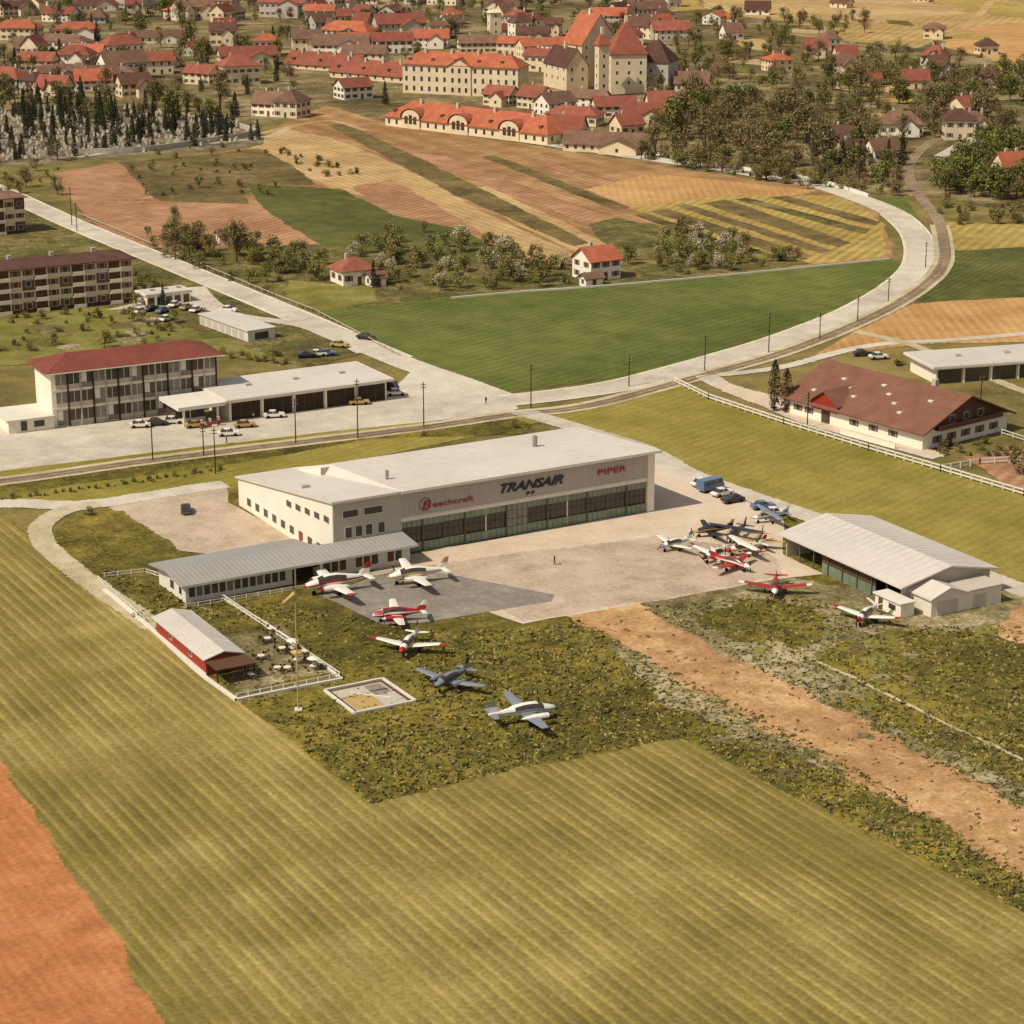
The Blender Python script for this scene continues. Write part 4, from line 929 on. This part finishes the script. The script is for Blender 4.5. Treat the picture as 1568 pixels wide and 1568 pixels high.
# ---------------------------------------------------------------- people
def person(u,v,deg,top,leg,stride=.25):
    me=bpy.data.meshes.new('b'); V=[(0,0,.95),(0,0,1.2),(0,0,1.45),(0,0,1.55),(0.02,0,1.68),(0,.2,1.42),(.08,.26,1.15),(.15,.24,.9),(0,-.2,1.42),(-.08,-.26,1.15),(-.05,-.24,.9),(0,.1,.9),(stride*.5,.1,.5),(stride*.5-.05,.1,.08),(stride*.5+.15,.1,.04),(0,-.1,.9),(-stride*.4,-.1,.5),(-stride,-.1,.08),(-stride+.15,-.1,.04)]
    E=[(0,1),(1,2),(2,3),(3,4),(2,5),(5,6),(6,7),(2,8),(8,9),(9,10),(0,11),(11,12),(12,13),(13,14),(0,15),(15,16),(16,17),(17,18)]
    R=[.15,.14,.16,.06,.11,.07,.05,.035,.07,.05,.035,.1,.07,.05,.04,.1,.07,.05,.04]
    me.from_pydata(V,E,[]); o=bpy.data.objects.new('t',me); sc.collection.objects.link(o); md=o.modifiers.new('s','SKIN')
    for i,r in enumerate(R): me.skin_vertices[0].data[i].radius=(r,r)
    me.skin_vertices[0].data[0].use_root=True
    ss=o.modifiers.new('ss','SUBSURF'); ss.levels=1; ss.render_levels=1
    dg=bpy.context.evaluated_depsgraph_get(); nm=bpy.data.meshes.new_from_object(o.evaluated_get(dg)); bpy.data.objects.remove(o)
    nm.materials.clear()
    for k in(top,leg,'skin','dkwood'): nm.materials.append(M[k])
    for p in nm.polygons:
        z=p.center.z; p.material_index=3 if z>1.74 or z<.08 else 2 if z>1.53 or(z<.93 and abs(p.center.y)>.2) else 0 if z>.95 else 1
    x,y=P(u,v); q=bpy.data.objects.new('person',nm); sc.collection.objects.link(q); q.location=(x,y,ZT); q.rotation_euler=(0,0,math.radians(deg))
for p in((744,620,-20,'cloth1','cloth3'),(849,866,200,'cloth1','cloth1'),(347,680,30,'cloth3','cloth1'),(1100,872,90,'cloth2','cloth1'),(1160,852,10,'cloth1','cloth3')): person(*p)
# ---------------------------------------------------------------- poles, mast, fences
def pole(u,v,vt,name='telegraph_pole'):
    x,y=P(u,v); h=hgt(u,v,vt); m=MB(); m.cyl((0,0,-.3),(0,0,h),.13,.09,'dkwood',7)
    for z in(h-.5,h-1.1):
        m.box(-.5,.5,-.05,.05,z-.05,z+.05,'dkwood')
        for a in(-.42,-.18,.18,.42): m.cyl((a,0,z+.08),(a,0,z+.22),.04,.03,'pale',5)
    m.build(name,None,(x,y,0),random.uniform(-.3,.6))
for q in((234,705,640),(312,698,652),(453,680,610),(548,672,580),(649,654,585),(813,625,557),(963,592,545),(1079,568,512),(1177,540,478),(1255,520,478),(1313,492,452),(1360,462,425),(1417,410,370),(110,345,286),(330,726,655),(1500,640,575),(118,355,310),(1236,655,600)): pole(*q)
x,y=P(457,1088); m=MB(); hh=hgt(457,1088,905); m.cyl((0,0,0),(0,0,hh),.12,.06,'pg',8); m.box(-.5,.5,-.5,.5,0,.3,'pale')
m.cyl((0,0,hh-.3),(-1.6,-.3,hh-1.6),.35,.16,'pg',10); m.build('windsock_mast',None,(x,y,0))
def fence(name,pts,h=1.1,sp=2.5,rails=2,k='pale',w=.12):
    ws=[Vector(P(*p)) for p in pts]; m=MB()
    for a,b in zip(ws,ws[1:]):
        n=max(1,int((b-a).length/sp))
        for i in range(n+1): q=a.lerp(b,i/n); m.box(q.x-w/2,q.x+w/2,q.y-w/2,q.y+w/2,-.1,h,k)
        for r in range(rails): z=h*(r+1)/rails-.12; m.beam((a.x,a.y,z),(b.x,b.y,z),w*.6,w,k)
    m.build(name)
fence('paddock_fence',[(1032,586),(1085,612),(1200,650),(1330,690),(1440,722),(1568,760),(1750,815)],1.3,2.2,2,'pale',.24)
fence('paddock_fence',[(1440,722),(1500,712),(1568,708),(1700,700)],1.3,2.2,2,'pale',.22)
fence('paddock_fence',[(1440,640),(1500,655),(1640,700)],1.2,3,2,'pale',.15)
fence('terrace_fence',[(340,918),(400,958),(522,1040)],1.,1.6,2,'pale',.14); fence('terrace_fence',[(522,1040),(362,1072)],1.,1.6,2,'pale',.14)
fence('terrace_fence',[(150,890),(222,955)],1.,2.,2,'pale',.12); fence('terrace_fence',[(160,885),(222,878),(340,915)],.9,2.,2,'pale',.12)
fence('terrace_fence',[(285,932),(450,905),(620,876)],.8,1.8,2,'pale',.12)
wall_path('terrace_wall',[(160,905),(232,965),(300,1028),(362,1074)],.45,.5,'pale'); wall_path('terrace_wall',[(362,1074),(440,1058),(524,1042)],.42,.4,'pale'); wall_path('terrace_wall',[(345,920),(430,972),(524,1042)],.4,.35,'pale')
fence('field_fence',[(610,546),(480,478),(420,455),(300,405),(120,330)],1.0,3.5,1,'greyw',.15)
def square():
    c=[Vector(P(*p)) for p in((497,1060),(586,1042),(636,1076),(543,1095))]; ctr=sum(c,Vector((0,0)))/4
    m=MB(); Z=ZT
    for a,b in zip(c,c[1:]+c[:1]): m.beam((a.x,a.y,Z+.15),(b.x,b.y,Z+.15),.35,.32,'pale')
    def q(f,z,k): m.poly([(ctr.lerp(p,f).x,ctr.lerp(p,f).y,z) for p in c],k)
    q(.97,Z+.05,'red4'); q(.84,Z+.07,'greyw')
    L_=lambda s,t:(c[0].lerp(c[1],s)).lerp(c[3].lerp(c[2],s),t)
    m.poly([(*L_(s,t),Z+.08) for s,t in((.1,.35),(.55,.35),(.55,.9),(.1,.9))],'pg')
    m.poly([(*L_(s,t),Z+.085) for s,t in((.6,.12),(.88,.12),(.88,.5),(.6,.5))],'asph')
    a=L_(.3,.25); b=L_(.75,.7); m.beam((a.x,a.y,Z+.12),(b.x,b.y,Z+.12),.3,.06,'pale')
    m.build('signal_square')
square()
def table(u,v,umb=None):
    x,y=P(u,v); m=MB(); m.cyl((0,0,.7),(0,0,.75),.55,.55,'pale',12); m.cyl((0,0,0),(0,0,.7),.05,.05,'metal',6)
    for a in range(4): 
        t=a*1.57+.4; cx,cy=1.0*math.cos(t),1.0*math.sin(t); m.box(cx-.2,cx+.2,cy-.2,cy+.2,.42,.46,'wood'); m.box(cx*1.18-.2,cx*1.18+.2,cy*1.18-.03,cy*1.18+.03,.461,.9,'wood')
        for dx in(-.18,.18):
            for dy in(-.18,.18): m.box(cx+dx-.02,cx+dx+.02,cy+dy-.02,cy+dy+.02,0,.42,'metal')
    if umb:
        m.cyl((0,0,.75),(0,0,2.0),.04,.04,'metal',6); m.cyl((0,0,1.8),(0,0,2.15),.9,.04,umb,8)
    m.build('terrace_table',None,(x,y,ZT),random.random())
for q in((410,985,None),(432,1000,None),(400,1012,None),(455,1018,'pg'),(480,1028,'pw'),(425,1030,None),(385,1040,None),(448,1000,'pw'),(415,970,None),(440,1030,None),(465,1005,None)): table(*q)
# ---------------------------------------------------------------- light, world, camera
az=Vector((-.84,-.54)).normalized(); el=math.radians(50)
sd=Vector((az.x*math.cos(el),az.y*math.cos(el),math.sin(el)))
l=bpy.data.lights.new('sun','SUN'); l.energy=4.15; l.angle=math.radians(.5); l.color=(1,.94,.82); so=bpy.data.objects.new('sun',l); sc.collection.objects.link(so)
so.rotation_euler=sd.to_track_quat('Z','Y').to_euler()
w=bpy.data.worlds.new('World'); sc.world=w; w.use_nodes=True; nt=w.node_tree; bg=nt.nodes['Background']
sky=nt.nodes.new('ShaderNodeTexSky'); sky.sky_type='NISHITA'; sky.sun_disc=False; sky.sun_elevation=el; sky.sun_rotation=math.atan2(az.x,az.y)
hs=nt.nodes.new('ShaderNodeHueSaturation'); hs.inputs['Saturation'].default_value=.35; nt.links.new(sky.outputs[0],hs.inputs['Color'])
nt.links.new(hs.outputs[0],bg.inputs[0]); bg.inputs[1].default_value=.1
cam=bpy.data.cameras.new('camera'); cam.sensor_width=36; cam.lens=36*F/1568; cam.clip_end=20000; cam.clip_start=1
co=bpy.data.objects.new('camera',cam); sc.collection.objects.link(co); co.location=(0,0,HC); co.rotation_euler=(math.pi/2-TH,0,0); sc.camera=co
sc.view_settings.view_transform='Standard'; sc.view_settings.look='None'; sc.view_settings.exposure=0
